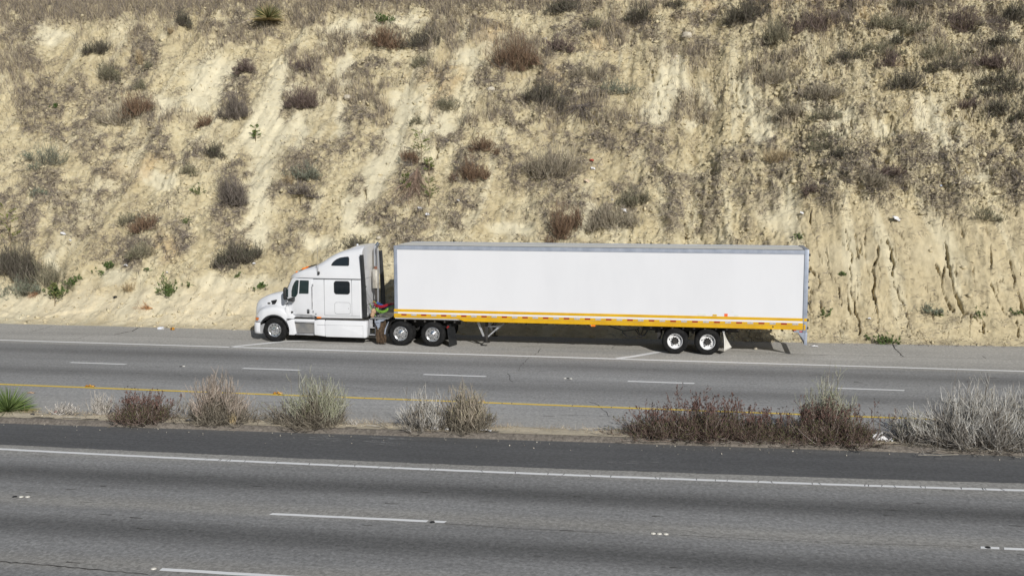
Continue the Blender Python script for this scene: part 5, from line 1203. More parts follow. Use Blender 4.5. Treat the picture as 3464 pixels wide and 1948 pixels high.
HB = [
 (972, 62, 42, 30, 'green', 'bright green bush just under the grassy rim, sitting on top of a brown clump'),
 (965, 122, 78, 62, 'brown', 'brown straw clump directly below the bright green bush near the rim'),
 (1068, 122, 74, 62, 'dark', 'round dark bush over a small ledge, upper and larger of a pair'),
 (1065, 166, 46, 36, 'olive', 'small green tuft under the round dark bush at the ledge'),
 (1308, 190, 105, 115, 'brown', 'large brown bush high above the front part of the trailer'),
 (1410, 136, 66, 52, 'purple', 'low rounded reddish purple mound beside the large brown bush'),
 (1430, 34, 74, 44, 'dark', 'dark olive bush at the top edge above the reddish purple mound'),
 (1612, 66, 72, 66, 'dark', 'dark upright bush on the high grass, near the top edge over the trailer middle'),
 (1705, 34, 46, 38, 'dark', 'small dark tuft at the top edge next to the dark upright bush'),
 (1888, 70, 84, 82, 'dark', 'dark bushy clump at the top edge above the pale washed chute'),
 (2068, 92, 120, 80, 'purple', 'widest dark purple mound, leaning downhill beside orange soil'),
 (2208, 108, 78, 52, 'olive', 'olive mound just below the orange soil of the upper slope'),
 (2271, 48, 60, 58, 'dark', 'dark bush cut by the top edge, beside a brown grass fan'),
 (2330, 40, 80, 55, 'grey', 'brown grey grass fan at the top edge between two dark bushes'),
 (2418, 92, 112, 88, 'purple', 'broad smoky bush under the top corner of the slope'),
 (2548, 82, 70, 72, 'dark', 'dark bush filling the top corner of the slope'),
 (2122, 174, 66, 46, 'dark', 'dark green mound, first of the touching pair in the middle of the upper slope'),
 (2200, 164, 80, 48, 'olive', 'mound with a bright green edge, second of the touching pair of the upper slope'),
 (2238, 198, 48, 48, 'purple', 'upright grey tuft just below the mound with the bright green edge'),
 (2350, 166, 88, 54, 'olive', 'olive mound on a sandy rib, upper one of a stacked pair'),
 (2372, 204, 80, 40, 'dark', 'low dark mound under the olive mound on the sandy rib'),
 (2278, 246, 94, 58, 'dark', 'wide dark grey bush in the middle of the sandy upper slope'),
 (1946, 130, 60, 72, 'olive', 'upright yellow olive bush on bare soil near the purple mound'),
 (1954, 222, 76, 58, 'grey', 'grey straw bush under the upright yellow olive bush'),
 (2064, 268, 76, 58, 'grey', 'grey rounded bush above the dark hole in the pale rock'),
 (1987, 306, 54, 44, 'grey', 'small smoky bush on the edge of the pale washed chute'),
 (2073, 318, 54, 44, 'olive', 'round olive tuft alone below the grey rounded bush'),
 (2073, 358, 58, 38, 'olive', 'flat green grey tuft, upper of the loose column of three'),
 (2076, 388, 56, 36, 'olive', 'yellow green tuft, middle of the loose column of three'),
 (2116, 414, 48, 40, 'dark', 'darker tuft, lowest of the loose column of three'),
 (1960, 418, 84, 44, 'straw', 'golden green bush under the foot of the pale washed chute'),
 (2509, 304, 66, 52, 'dark', 'dark round bush near the frame edge halfway up the slope'),
 (2507, 152, 44, 38, 'dark', 'small dark tuft with a sandy collar high near the frame edge'),
 (2509, 198, 46, 46, 'purple', 'grey brown tuft below the small dark tuft with a sandy collar'),
 (2500, 230, 70, 34, 'dark', 'flat dark tuft across a sandy gully near the frame edge'),
 (2532, 254, 56, 36, 'dark', 'flat dark tuft under the one across the sandy gully'),
 (2422, 286, 44, 34, 'purple', 'little brown tuft on the sandy rib, under the wide dark bushes'),
 (2468, 196, 48, 30, 'purple', 'little grey tuft in the gully between the sandy ribs'),
 (2467, 258, 66, 32, 'dark', 'dark creeping tuft at the end of the sandy rib'),
 (2561, 322, 50, 34, 'dark', 'dark tuft cut by the frame edge'),
 (2254, 142, 34, 30, 'dark', 'smallest dark ball beside the mound with the bright green edge'),
 (2286, 112, 50, 36, 'olive', 'soft grey green tuft beside the olive mound under the orange soil'),
 (1501, 78, 40, 34, 'olive', 'little green tuft in tall pale grass above the trailer'),
 (1495, 208, 76, 58, 'grey', 'fan shaped grey bush beside a pale bare patch'),
 (1549, 242, 60, 48, 'sage', 'soft grey green bush diagonally below the fan shaped grey bush'),
 (1374, 274, 76, 92, 'dark', 'tall dark olive bush above the tangle of dead wood'),
 (1411, 458, 108, 122, 'grey', 'biggest straw grey bush, standing tall above the trailer roof'),
 (1418, 606, 66, 112, 'brown', 'tall brown green bush whose foot is hidden by the trailer roof'),
 (1540, 582, 96, 90, 'grey', 'spreading grey bush with a white bag at its foot'),
 (1595, 528, 54, 58, 'olive', 'olive bush touching the spreading grey bush'),
 (1191, 460, 62, 72, 'brown', 'cone shaped rusty bush halfway between cab and slope top'),
 (1219, 392, 56, 52, 'brown', 'brown bush just above the cone shaped rusty bush'),
 (1031, 420, 46, 42, 'brown', 'small brown ball beside the thin green sapling'),
 (779, 456, 74, 64, 'sage', 'grey green bush, upper of the pair above the cab'),
 (762, 500, 74, 42, 'dead', 'dark dead clump under the grey green bush above the cab'),
 (907, 624, 100, 36, 'dark', 'dark low bush peeking over the cab roof'),
 (1055, 322, 28, 26, 'olive', 'tiny olive tuft under a slide, above the thin sapling'),
 (1139, 284, 46, 42, 'olive', 'spiky olive tuft on top of a long thin crack'),
 (779, 188, 48, 48, 'purple', 'brown grey tuft at the head of the widest pale slide'),
 (767, 278, 64, 78, 'purple', 'brown brush clump along the edge of the widest pale slide'),
 (138, 420, 80, 64, 'sage', 'blue green sage bush, the largest bluish plant of the slope'),
 (311, 314, 84, 66, 'grey', 'grey green half of the two coloured round bush'),
 (359, 302, 56, 62, 'brown', 'rusty half of the two coloured round bush'),
 (259, 142, 56, 42, 'dark', 'brown grass clump, upper one above the two coloured bush'),
 (276, 204, 52, 58, 'olive', 'green brown clump, lower one above the two coloured bush'),
 (376, 182, 26, 28, 'olive', 'little yellow green tuft between brush patches of the upper slope'),
 (471, 78, 36, 46, 'dark', 'dark green tuft under the rim grass, past the yellow spike'),
 (440, 104, 16, 18, 'straw', 'single yellow spike of grass under the rim'),
 (366, 236, 24, 26, 'olive', 'green sprig right above the two coloured bush'),
 (598, 306, 56, 78, 'dead', 'hanging grey brush clump between two pale slides'),
 (628, 196, 44, 40, 'purple', 'small brush clump above the hanging grey clump'),
 (526, 324, 42, 34, 'brown', 'orange brown tuft at the lower end of a pale slide'),
 (549, 408, 36, 46, 'dark', 'dark green oval tuft on the bare pale slide'),
 (483, 448, 36, 36, 'olive', 'olive green tuft on the bare slope, lower neighbour of the dark oval'),
 (111, 499, 34, 26, 'sage', 'small blue green cushion under the large sage bush'),
 (595, 526, 58, 96, 'dead', 'dark grey dead bush with a long hanging beard on bare soil'),
 (373, 666, 46, 56, 'olive', 'olive upright bush low on the bare slope ahead of the cab'),
 (277, 674, 22, 26, 'green', 'small green spike in the lower brush'),
 (604, 672, 62, 76, 'dark', 'middle dark branch clump of the trio on the slope ahead of the cab'),
 (650, 652, 44, 44, 'dark', 'smaller dark clump nearest the cab in the trio'),
 (570, 682, 48, 48, 'dark', 'lowest dark clump of the trio ahead of the cab'),
 (52, 706, 72, 130, 'dark', 'tallest dark bush at the foot of the slope by the frame edge'),
 (129, 718, 88, 80, 'olive', 'round olive brown bush at the foot of the slope'),
 (58, 738, 76, 56, 'sage', 'pale sage clump in front of the tallest dark bush'),
 (12, 690, 60, 90, 'dark', 'dark bush cut by the frame edge at the foot of the slope'),
 (386, 592, 66, 44, 'brown', 'brown bush on the brushy middle slope, larger of two'),
 (341, 568, 46, 34, 'olive', 'olive brown tuft beside the brown bush of the middle slope'),
 (2329, 788, 50, 28, 'sage', 'grey green cushion low on the cracked bare face'),
 (2181, 480, 66, 46, 'grey', 'olive grey bush at the upper border of the cracked bare face'),
 (2240, 462, 38, 34, 'purple', 'small smoky tuft beside the olive grey bush over the cracked face'),
 (2474, 558, 50, 36, 'olive', 'green grey tuft on the border of the cracked face near the frame edge'),
 (2049, 486, 44, 32, 'purple', 'brown tuft above the rear end of the trailer'),
 (360, 170, 14, 40, 'straw', 'thin straw tuft on the upper brushy slope'),
 (330, 740, 40, 22, 'straw', 'golden straw tuft on the sand apron'),
 (735, 470, 34, 30, 'straw', 'orange straw wisp beside the pair of bushes above the cab'),
 (147, 276, 20, 14, 'green', 'tiny bright green sprig in the upper brush'),
 (513, 498, 40, 34, 'weed', 'sprawling green weed on the bare slope, below the olive tuft'),
 (484, 574, 22, 20, 'weed', 'tiny green weed under the sprawling weed'),
 (608, 704, 22, 16, 'weed', 'tiny green weed under the dark clump trio'),
 (428, 746, 42, 52, 'green', 'leafy bright green plant alone on the sand apron'),
 (148, 750, 48, 34, 'green', 'bright green creeper at the foot of the olive brown bush'),
 (185, 724, 26, 24, 'green', 'small bright green weed beside the creeper'),
 (203, 708, 22, 18, 'weed', 'little weed above the small bright green one'),
 (376, 692, 22, 14, 'weed', 'flat green weed under the olive upright bush'),
 (256, 692, 42, 18, 'weed', 'flat green weed among fallen straw'),
 (480, 726, 26, 10, 'weed', 'thin flat weed near the leafy plant of the sand apron'),
 (665, 732, 28, 24, 'green', 'dark green weed right behind the nose of the tractor'),
 (2008, 600, 20, 20, 'weed', 'small green weed just above the trailer roof end'),
 (2081, 796, 28, 24, 'weed', 'small green weed just behind the trailer rear'),
 (2457, 806, 26, 28, 'weed', 'long leaved weed at the foot of the longest crack'),
 (2553, 796, 26, 18, 'weed', 'small weed on the cracked face near the frame edge'),
 (2240, 864, 56, 30, 'green', 'leafy weed growing from the road edge behind the trailer'),
 (2194, 856, 26, 12, 'weed', 'flat weed on the road edge beside the leafy one'),
 (2119, 690, 14, 10, 'weed', 'tiny weed on the bare face beside the trailer rear'),
 (2358, 796, 20, 14, 'weed', 'tiny weed beside the grey green cushion of the cracked face'),
]
for a in HB: hill_bush(*a)

# tangle of dead wood above the trailer
def branch_pile(px, py, n, L, col, name, label, cat, seed, fan=(-2.6, -.5), thick=(.008, .022)):
    r = np.random.default_rng(seed); p = on_hill(px, py); e = empty(name, tuple(p))
    an = r.uniform(*fan, n); ln = r.uniform(.35, 1.0, n) * L
    t = np.linspace(0, 1, 6)[None, :, None]
    end = np.stack([np.cos(an) * ln, np.sin(an) * ln * .62, np.sin(an) * ln * .74], 1)
    pt = end[:, None] * t + np.cumsum(r.normal(size=(n, 6, 3)) * .035 * L, axis=1) * np.linspace(0, 1, 6)[None, :, None] + np.array([0, -.12, .10])
    V, F, C = strands(pt, r.uniform(*thick, n), cols(n, r, col), 3, .3, seed); np_mesh('branches', V, F, 'plant', e, C)
    i = np.repeat(np.arange(n), 4); S = pt[i, r.integers(2, 6, len(i))]
    D = end[i] / np.linalg.norm(end[i], axis=1, keepdims=True) * .6 + r.normal(size=(len(i), 3)) * .45
    q = np.stack([S, S + D * .12 * L, S + D * .22 * L + r.normal(size=(len(i), 3)) * .03, S + D * .34 * L], 1)
    V, F, C = strands(q, r.uniform(.004, .009, len(i)), cols(len(i), r, col), 2, .4, seed + 1); np_mesh('twigs', V, F, 'plant', e, C)
    return tag(e, label, cat)
branch_pile(1462, 285, 46, 1.5, [(.15, .13, .115), (.24, .21, .19), (.10, .085, .075)], 'dead_bush', 'tangle of dark dead branches lying below the tall dark olive bush', 'dead wood', 61, (-3.1, .2))
branch_pile(1058, 442, 60, 2.4, [(.30, .21, .155), (.22, .165, .13), (.38, .29, .22)], 'uprooted_roots', 'uprooted root stock with brown roots trailing downhill below the thin sapling', 'dead wood', 63, (-1.9, -1.1))
branch_pile(1050, 452, 7, 2.9, [(.26, .22, .19), (.34, .30, .26)], 'fallen_branch', 'long grey branches fallen slantwise towards the cab roof', 'dead wood', 64, (-2.35, -2.2), (.014, .03))
branch_pile(392, 783, 22, .8, [(.50, .28, .14), (.38, .2, .1)], 'dry_frond', 'orange dry frond lying on the sand apron above the roadside cup', 'dead wood', 65, (-3.3, -2.9), (.008, .016))
branch_pile(108, 738, 14, .8, [(.36, .2, .12), (.28, .17, .11)], 'dry_frond', 'reddish dry frond at the foot of the round olive brown bush', 'dead wood', 66, (-2.9, -2.2))
branch_pile(672, 66, 6, 1.5, [(.42, .36, .3), (.5, .43, .36)], 'fallen_branch', 'pale bare stick lying beside the rim yucca', 'dead wood', 67, (-2.95, -2.75), (.012, .02))
# thin sapling
def sapling(px, py, hpx, label, seed, col=(.16, .19, .06)):
    r = np.random.default_rng(seed); p = on_hill(px, py); s = np.linalg.norm(p - CAM) / 2611; h = hpx * s
    e = empty('sapling', tuple(p)); z = np.linspace(0, 1, 7)
    P = np.stack([.06 * h * np.sin(3 * z), -.18 * h * z, h * z], 1)[None]
    B = []
    for k in range(16):
        z0 = r.uniform(.25, 1) ; b0 = np.array([.06 * h * math.sin(3 * z0), -.18 * h * z0, h * z0]); a = r.uniform(0, 6.28); l = h * .36 * (1.1 - .5 * z0)
        d = np.array([math.cos(a), math.sin(a) * .7, .55]); B.append(np.stack([b0 + d * l * t + np.array([0, 0, -.12 * l * t * t]) for t in np.linspace(0, 1, 4)]))
    B = np.array(B)
    V, F, C = join([strands(P, np.array([.022]), np.array([(.26, .2, .13)]), 4, .35, seed), strands(B, np.full(len(B), .009), cols(len(B), r, [(.26, .22, .12)]), 3, .4, seed)])
    np_mesh('trunk', V, F, 'plant', e, C)
    V, F, C = leaves_on(B, 330, r, (.085, .022), col, .3, .6); np_mesh('leaves', V, F, 'plant', e, C)
    return tag(e, label, 'sapling')
sapling(1064, 434, 82, 'thin green sapling standing on the uprooted root stock', 71)
sapling(1084, 452, 40, 'small leafy shoot beside the foot of the thin sapling', 72)
sapling(1022, 500, 50, 'leafy shoot growing between the long fallen branches', 73, (.14, .17, .06))
sapling(30, 640, 110, 'tall thin shrub with yellow flowers by the frame edge', 74, (.17, .20, .045))
sapling(140, 770, 50, 'thin drooping sapling on the sand below the bright green creeper', 75, (.15, .17, .06))
sapling(1085, 530, 70, 'leafy green shoot under the trailing roots', 76, (.14, .17, .06))
sapling(648, 360, 40, 'slender weed stalk in the long pale slide', 77, (.12, .17, .05))

def yucca(loc, n, L, wd, pal, dead, label, seed, squash=1.0, lo=-.25, sag=.10):
    r = np.random.default_rng(seed); e = empty('yucca', tuple(loc))
    el = np.arcsin(r.uniform(lo, 1, n)); az = r.uniform(0, 6.283, n)
    d = np.stack([np.cos(el) * np.cos(az), np.cos(el) * np.sin(az), np.sin(el) * squash], 1)
    ln = (r.uniform(.75, 1.0, n) * L)[:, None, None]; t = np.linspace(0, 1, 6)[None, :, None]
    c = 0
    P = c + d[:, None] * ln * t * 1.0 + np.array([0, 0, -1]) * (t ** 2) * ln * sag + np.array([0, 0, .10 * L])
    P[:, :, 2] = np.maximum(P[:, :, 2], .02)
    cc = cols(n, r, pal, .15); low = el < .05; cc[low] = cols(int(low.sum()), r, dead, .15)
    V, F, C = strands(P, r.uniform(.8, 1.1, n) * wd, cc, 2, .06, seed); np_mesh('leaves', V, F, 'plant', e, C)
    b = MB(); b.lathe_z([(.05 * L, -.05), (.06 * L, .06 * L), (.04 * L, .12 * L), (.01, .14 * L)], 0, 0, 12); b.build('trunk', 'brown_rope', e, 50)
    return tag(e, label, 'yucca')
p = on_hill(689, 78) + np.array([0, -.35, .15])
yucca(p, 760, 1.12, .024, [(.11, .14, .055), (.20, .19, .08), (.16, .17, .075), (.42, .33, .16)], [(.50, .40, .22), (.40, .31, .17), (.20, .20, .09)], 'large spiky yucca with green and gold leaves on the rim of the slope', 81, 1.0, -.75, .12)

# ---- shrubs along the median
def median_at(px, py): 
    q = at(px, py, .12); return q
def dome_stems(h, w, d, n, r, lean, spread, K=6, hmin=.5, droop=0.0):
    P, _ = grow(h, w, d, n, 0, r, lean, spread, .05, .10, K=K, hmin=hmin)
    return P
PALES = {'straw': [(.42, .37, .285), (.49, .43, .34), (.36, .30, .235)], 'silver': [(.57, .555, .515), (.64, .62, .58), (.48, .465, .43)], 'green': [(.43, .43, .33), (.50, .49, .39), (.36, .37, .26)], 'pink': [(.43, .36, .30), (.50, .43, .365), (.36, .29, .24)]}
def median_shrub(px, py, w, h, kind, label, seed, lean=(.06, 0), dy=0.0, dens=1.0, tone='straw', low=.0):
    r = np.random.default_rng(seed); q = median_at(px, py)
    e = empty({'rab': 'rabbitbrush', 'buck': 'buckwheat_shrub', 'dead': 'dead_shrub', 'reed': 'straw_clump'}[kind], (q[0], q[1] + dy, .10))
    if kind == 'rab':
        n1, n2 = int(230 * dens * (w * h) ** .5), 7
        P, Q = grow(h * .93, w, w * .75, n1, n2, r, lean, 1.04, .11, .16, .34, .36, K=6, hmin=.40, clus=.7)
        pal = [(.27, .24, .195), (.20, .175, .14), (.34, .305, .25), (.16, .135, .105)]  # main stems darker than the twigs: old wood plus painted-in shade of the interior
        P2, Q2 = grow(h * .52, w * 1.22, w * .8, int(n1 * .55), n2, r, (low * 1.6, 0), 1.2, .14, .22, .22, .42, K=6, hmin=.45, clus=.7)
        P2[:, :, 0] += low * w * .25; Q2[:, :, 0] += low * w * .25
        P = np.concatenate([P, P2]); Q = np.concatenate([Q, Q2])
        lowt = Q[:, -1, 2] < h * .38 + .14 * h * np.sin(Q[:, -1, 0] * 5 + seed)  # low twigs take darker colours that paint in the shrub's shaded inside
        V, F, C = join([strands(P, r.uniform(.006, .010, len(P)), cols(len(P), r, pal), 3, .5, seed)]); np_mesh('stems', V, F, 'plant', e, C)
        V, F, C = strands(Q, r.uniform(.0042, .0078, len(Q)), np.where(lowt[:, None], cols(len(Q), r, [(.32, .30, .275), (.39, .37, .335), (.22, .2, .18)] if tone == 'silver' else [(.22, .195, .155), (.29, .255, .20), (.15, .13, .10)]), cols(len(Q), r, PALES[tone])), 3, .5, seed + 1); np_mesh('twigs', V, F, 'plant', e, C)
        return e, P, Q, r
    if kind == 'buck':
        n1, n2 = int(250 * dens * (w * h) ** .5), 10
        P, Q = grow(h * .9, w * 1.1, w * .75, n1, n2, r, lean, 1.08, .11, .16, .32, .36, K=6, hmin=.42, clus=.65)
        pal = [(.19, .15, .125), (.25, .21, .18), (.13, .10, .082), (.36, .32, .285)]
        V, F, C = strands(P, r.uniform(.006, .010, len(P)), cols(len(P), r, pal), 3, .5, seed); np_mesh('stems', V, F, 'plant', e, C)
        V, F, C = strands(Q, r.uniform(.0032, .0055, len(Q)), cols(len(Q), r, [(.185, .125, .105), (.24, .175, .15), (.13, .09, .075)]), 3, .5, seed + 1); np_mesh('twigs', V, F, 'plant', e, C)
        lowm = Q[:, -1, 2] < h * .55
        V, F, C = leaves_on(Q[lowm], int(3600 * w * h * .6), r, (.05, .010), (.088, .094, .042), .3); np_mesh('foliage', V, F, 'plant', e, C)
        V, F, C = leaves_on(Q[~lowm], int(2100 * w * h * .5), r, (.045, .009), (.165, .10, .085), .3, 2)
        hi = Q[np.argsort(-Q[:, -1, 2])[:110]]; hi = hi[r.permutation(len(hi))[:30]]
        tip = hi[:, -1] + np.stack([r.normal(size=len(hi)) * .03, r.normal(size=len(hi)) * .03, r.uniform(.05, .16, len(hi))], 1)
        sv, sf, sc_ = strands(np.stack([hi[:, -1], (hi[:, -1] + tip) / 2 + r.normal(size=tip.shape) * .01, tip], 1), np.full(len(hi), .003), cols(len(hi), r, [(.14, .10, .08)]), 2, .7, seed)
        hv, hf, hc = leaves_on(np.repeat(tip[:, None], 3, axis=1) + r.normal(size=(len(hi), 3, 3)) * .004, 420, r, (.022, .008), (.05, .034, .028), .2, .5)
        V, F, C = join([(V, F, C), (sv, sf, sc_), (hv, hf, hc)]); np_mesh('dry_flowers', V, F, 'plant', e, C)
        return e, P, Q, r
    if kind == 'dead':
        P, Q = grow(h, w, w * .6, int(70 * dens), 4, r, lean, .75, .06, .12, .3, .3, K=6, hmin=.5)
        V, F, C = join([strands(P, r.uniform(.008, .013, len(P)), cols(len(P), r, [(.56, .53, .49), (.42, .39, .35)]), 3, .5, seed), strands(Q, r.uniform(.006, .009, len(Q)), cols(len(Q), r, [(.52, .49, .45), (.40, .37, .33)]), 3, .5, seed)])
        np_mesh('stems', V, F, 'plant', e, C); return e, P, Q, r
    P, Q = grow(h, w, w * .6, int(40 * dens), 2, r, lean, .55, .05, .10, .2, .25, K=6, hmin=.55)
    V, F, C = join([strands(P, r.uniform(.005, .008, len(P)), cols(len(P), r, [(.48, .37, .2), (.55, .44, .27)]), 3, .4, seed), strands(Q, r.uniform(.003, .005, len(Q)), cols(len(Q), r, [(.5, .4, .24)]), 3, .5, seed)])
    np_mesh('stems', V, F, 'plant', e, C); return e, P, Q, r
M['seed'] = mat('seed_head', (.045, .03, .024), .9)
def tips(e, Q, r, n, col, sel=.55, size=(.05, .006)):
    top = Q[Q[:, -1, 2] > np.quantile(Q[:, -1, 2], sel)]
    V, F, C = leaves_on(top, n, r, size, col, .25, 1.2); np_mesh('foliage', V, F, 'plant', e, C)
def ms(*a, tipcol=None, ntip=0, sel=.55, **k):
    label = a[5]; e, P, Q, r = median_shrub(*a, **k)
    if tipcol: tips(e, Q, r, ntip, tipcol, sel)
    return tag(e, label, 'shrub', 'shrubs along the median')
GRN = (.27, .295, .15); STR = (.42, .36, .26)
q = median_at(40, 1392)
yucca((q[0] - .1, q[1], .04), 520, .92, .019, [(.13, .19, .06), (.17, .23, .08), (.10, .15, .05)], [(.34, .31, .10), (.40, .30, .15), (.20, .22, .08)], 'bright green yucca on the median at the frame edge', 91, 1.0, -.12, .05)
ms(215, 1398, 1.15, .42, 'dead', 'low sprawling grey twigs on the median between the yucca and the olive shrub', 92, dens=1.3)
ms(340, 1402, .95, .82, 'dead', 'upright pale wispy stems beside the low olive brown shrub on the median', 93, dens=1.0)
ms(478, 1420, 1.78, 1.0, 'buck', 'low olive brown shrub with dark seed heads on the median, ahead of the truck', 94, tipcol=None, dens=.95)
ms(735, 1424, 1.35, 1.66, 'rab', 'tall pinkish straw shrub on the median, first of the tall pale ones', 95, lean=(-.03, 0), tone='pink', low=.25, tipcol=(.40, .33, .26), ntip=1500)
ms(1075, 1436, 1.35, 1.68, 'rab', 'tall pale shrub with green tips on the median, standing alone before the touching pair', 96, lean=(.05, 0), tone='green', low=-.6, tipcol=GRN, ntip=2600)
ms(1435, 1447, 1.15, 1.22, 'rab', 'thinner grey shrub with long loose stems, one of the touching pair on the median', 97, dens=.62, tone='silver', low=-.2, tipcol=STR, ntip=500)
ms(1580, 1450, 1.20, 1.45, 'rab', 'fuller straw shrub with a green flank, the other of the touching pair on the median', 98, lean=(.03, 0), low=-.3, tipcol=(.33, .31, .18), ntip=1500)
ms(2235, 1472, 1.85, .92, 'buck', 'low end of the long dark reddish shrub bank on the median', 99, dens=1.0)
ms(2405, 1476, 2.0, 1.38, 'buck', 'tallest reddish brown shrub in the middle of the dark bank on the median', 101, dens=1.05)
ms(2585, 1482, 1.7, .95, 'buck', 'thin dark reddish shrub closing the long bank on the median', 102, dens=.8)
ms(2815, 1490, 2.1, 1.15, 'buck', 'broad reddish shrub beside the torn white bag on the median', 103, dens=1.0)
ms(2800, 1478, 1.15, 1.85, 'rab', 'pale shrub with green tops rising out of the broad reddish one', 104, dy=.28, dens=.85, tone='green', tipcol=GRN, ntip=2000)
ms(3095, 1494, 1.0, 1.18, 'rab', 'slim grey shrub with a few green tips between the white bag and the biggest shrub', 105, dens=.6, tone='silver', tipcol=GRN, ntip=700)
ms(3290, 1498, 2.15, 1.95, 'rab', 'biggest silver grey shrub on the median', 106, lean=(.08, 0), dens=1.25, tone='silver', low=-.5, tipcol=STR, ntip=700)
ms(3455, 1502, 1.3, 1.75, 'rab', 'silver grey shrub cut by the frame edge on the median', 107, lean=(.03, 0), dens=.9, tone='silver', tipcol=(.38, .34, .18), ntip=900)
ms(3385, 1508, .5, .95, 'reed', 'golden dry stalks in front of the biggest silver shrub', 108, dens=.5, dy=-.08)
ms(790, 1432, .45, .42, 'reed', 'small golden stalks at the foot of the pinkish straw shrub', 109, dens=.7, dy=-.05)
ms(1195, 1437, .5, .26, 'dead', 'short pale sprig beside the tall shrub with green tips', 110, dens=.3)
# dry grass fringe and litter of stalks on the median soil
r = np.random.default_rng(77); N = 5200
gx = r.uniform(-24, 14, N); gt = np.clip(r.normal(.62, .2, N), .1, 1.05); gy = y_kerb(gx) + .21 + gt * 1.05
den = sstep(-.25, .3, vnoise(gx / .7, gx * 0 + 2, 91)); kp = r.uniform(0, 1, N) < .25 + .75 * den; gx, gy, gt = gx[kp], gy[kp], gt[kp]; N = len(gx)
flat = r.uniform(0, 1, N) < .5
d = r.normal(size=(N, 3)) * np.array([1, 1, .25]); d[:, 2] = np.where(flat, np.abs(d[:, 2]) * .4, 1.2 + .3 * d[:, 2]); d /= np.linalg.norm(d, axis=1, keepdims=True)
ln = np.where(flat, r.uniform(.08, .35, N), r.uniform(.05, .2, N))[:, None]
P0 = np.stack([gx, gy, np.where(gt < .7, .13, .06)], 1)
V, F, C = strands(np.stack([P0, P0 + d * ln * .5, P0 + d * ln + r.normal(size=(N, 3)) * .02], 1), r.uniform(.002, .005, N), cols(N, r, [(.48, .40, .26), (.36, .28, .18), (.28, .21, .15), (.55, .48, .34)]), 2, .4, 5)
tag(np_mesh('median_dry_grass', V, F, 'plant', None, C), kind='stuff')

# ------------------------------------------------------------------ litter and stones
def scrap(loc, sx, sy, sz, m, label, name='litter_scrap', cat='litter', seed=0, group='scraps of litter'):
    rd = random.Random(seed); b = MB(); n = 6
    V = []; F = []
    for i in range(n + 1):
        for j in range(n + 1):
            V.append(((i / n - .5) * 2 * sx + rd.uniform(-.2, .2) * sx, (j / n - .5) * 2 * sy + rd.uniform(-.2, .2) * sy, sz * rd.uniform(0.05, 1.0) * (1.3 - abs(i / n - .5) - abs(j / n - .5))))
    for i in range(n):
        for j in range(n): F.append((i * (n + 1) + j, (i + 1) * (n + 1) + j, (i + 1) * (n + 1) + j + 1, i * (n + 1) + j + 1))
    b.add(V, F); o = b.build(name, m, None, 30); o.location = tuple(loc)
    md = o.modifiers.new('thickness', 'SOLIDIFY'); md.thickness = .004
    return tag(o, label, cat, group)
def hs(px, py, s, m, label, seed, name='litter_scrap'):
    p = on_hill(px, py) + np.array([0, -.05, .05]); o = scrap(p, s, s * .5, s * .8, m, label, name, 'litter', seed); o.rotation_euler = (.75, .1 * seed % .5, seed * .7 % 1.2)
for a in [(647, 674, .075, 'litter_white', 'white paper scrap on the slope right above the nose of the tractor', 1), (327, 680, .10, 'litter_white', 'white square scrap in the brush above the sand apron', 2), (168, 596, .13, 'litter_white', 'flattened white scrap high above the round olive brown bush', 3), (183, 612, .06, 'litter_white', 'small white scrap just below the flattened one', 4),
          (295, 751, .10, 'ceramic_black', 'dark crumpled cup on the sand apron', 5), (1494, 437, .11, 'litter_white', 'folded white scrap beside the biggest straw grey bush', 6), (1492, 420, .10, 'litter_red', 'red scrap above the folded white one', 7), (1571, 548, .17, 'litter_white', 'white plastic bag at the foot of the spreading grey bush', 8), (1480, 468, .15, 'litter_tan', 'tan scrap under the biggest straw grey bush', 9),
          (1081, 553, .12, 'litter_white', 'white scrap under the trailing roots, lower of two', 10), (1062, 539, .10, 'litter_white', 'white scrap caught in the trailing roots, upper of two', 11), (1158, 521, .09, 'litter_white', 'white scrap alone on the brushy slope over the trailer front', 12), (2252, 559, .20, 'litter_white', 'largest white paper sheet, above the cracked bare face', 13), (2016, 538, .09, 'litter_white', 'white scrap above the trailer rear', 14),
          (2362, 482, .07, 'litter_blue', 'pale blue scrap in a crevice of the upper face', 15), (2185, 812, .07, 'litter_white', 'white crumb low on the cracked face', 16), (655, 838 - 30, .07, 'litter_red', 'reddish scrap low on the slope ahead of the bumper', 17), (1542, 520, .05, 'litter_white', 'white scrap in the middle of the spreading grey bush', 18), (430, 700, .05, 'litter_white', 'white scrap above the leafy plant of the sand apron', 19)]: hs(*a)
def stone(loc, s, label, seed, flat=.7, m='stone'):
    b = MB(); b.ball((0, 0, 0), s, s * .8, s * flat, 9, seed, .35); o = b.build('stone', m, None, 25); o.location = tuple(loc)
    return tag(o, label, 'stone', 'loose stones')
for px, py, s, lb in [(1730, 112, .26, 'broad pale stone in the high grass above the trailer'), (1587, 301, .10, 'small white stone on the middle slope below the soft grey green bush'), (1374, 104, .12, 'pale stone at the head of the reddish mound'), (877, 247, .24, 'pale boulder sticking out between brush patches'), (1700, 150, .16, 'pale lump below the broad pale stone'), (2205, 100, .14, 'pale lump beside the olive mound under the orange soil'), (1240, 242, .22, 'rounded pale boulder beside the large brown bush'), (960, 610, .12, 'pale stone above the gap behind the cab')]:
    stone(on_hill(px, py), s, lb, int(px))
stone(at(2555.6, 1178, .04), .085, 'small tan stone on the shoulder in the trailer shadow', 5)
for px, py, s, lb in [(3314, 1492, .055, 'white pebble under the biggest silver shrub, first from the bag'), (3390, 1499, .06, 'white pebble under the golden dry stalks'), (3408, 1500, .05, 'last white pebble near the frame edge on the median')]:
    stone(at(px, py, .14), s, lb, int(px), .7, 'litter_white')
def md(px, py, sx, sy, sz, m, label, seed, z=.13, name='litter_scrap'): scrap(at(px, py, z), sx, sy, sz, m, label, name, 'litter', seed)
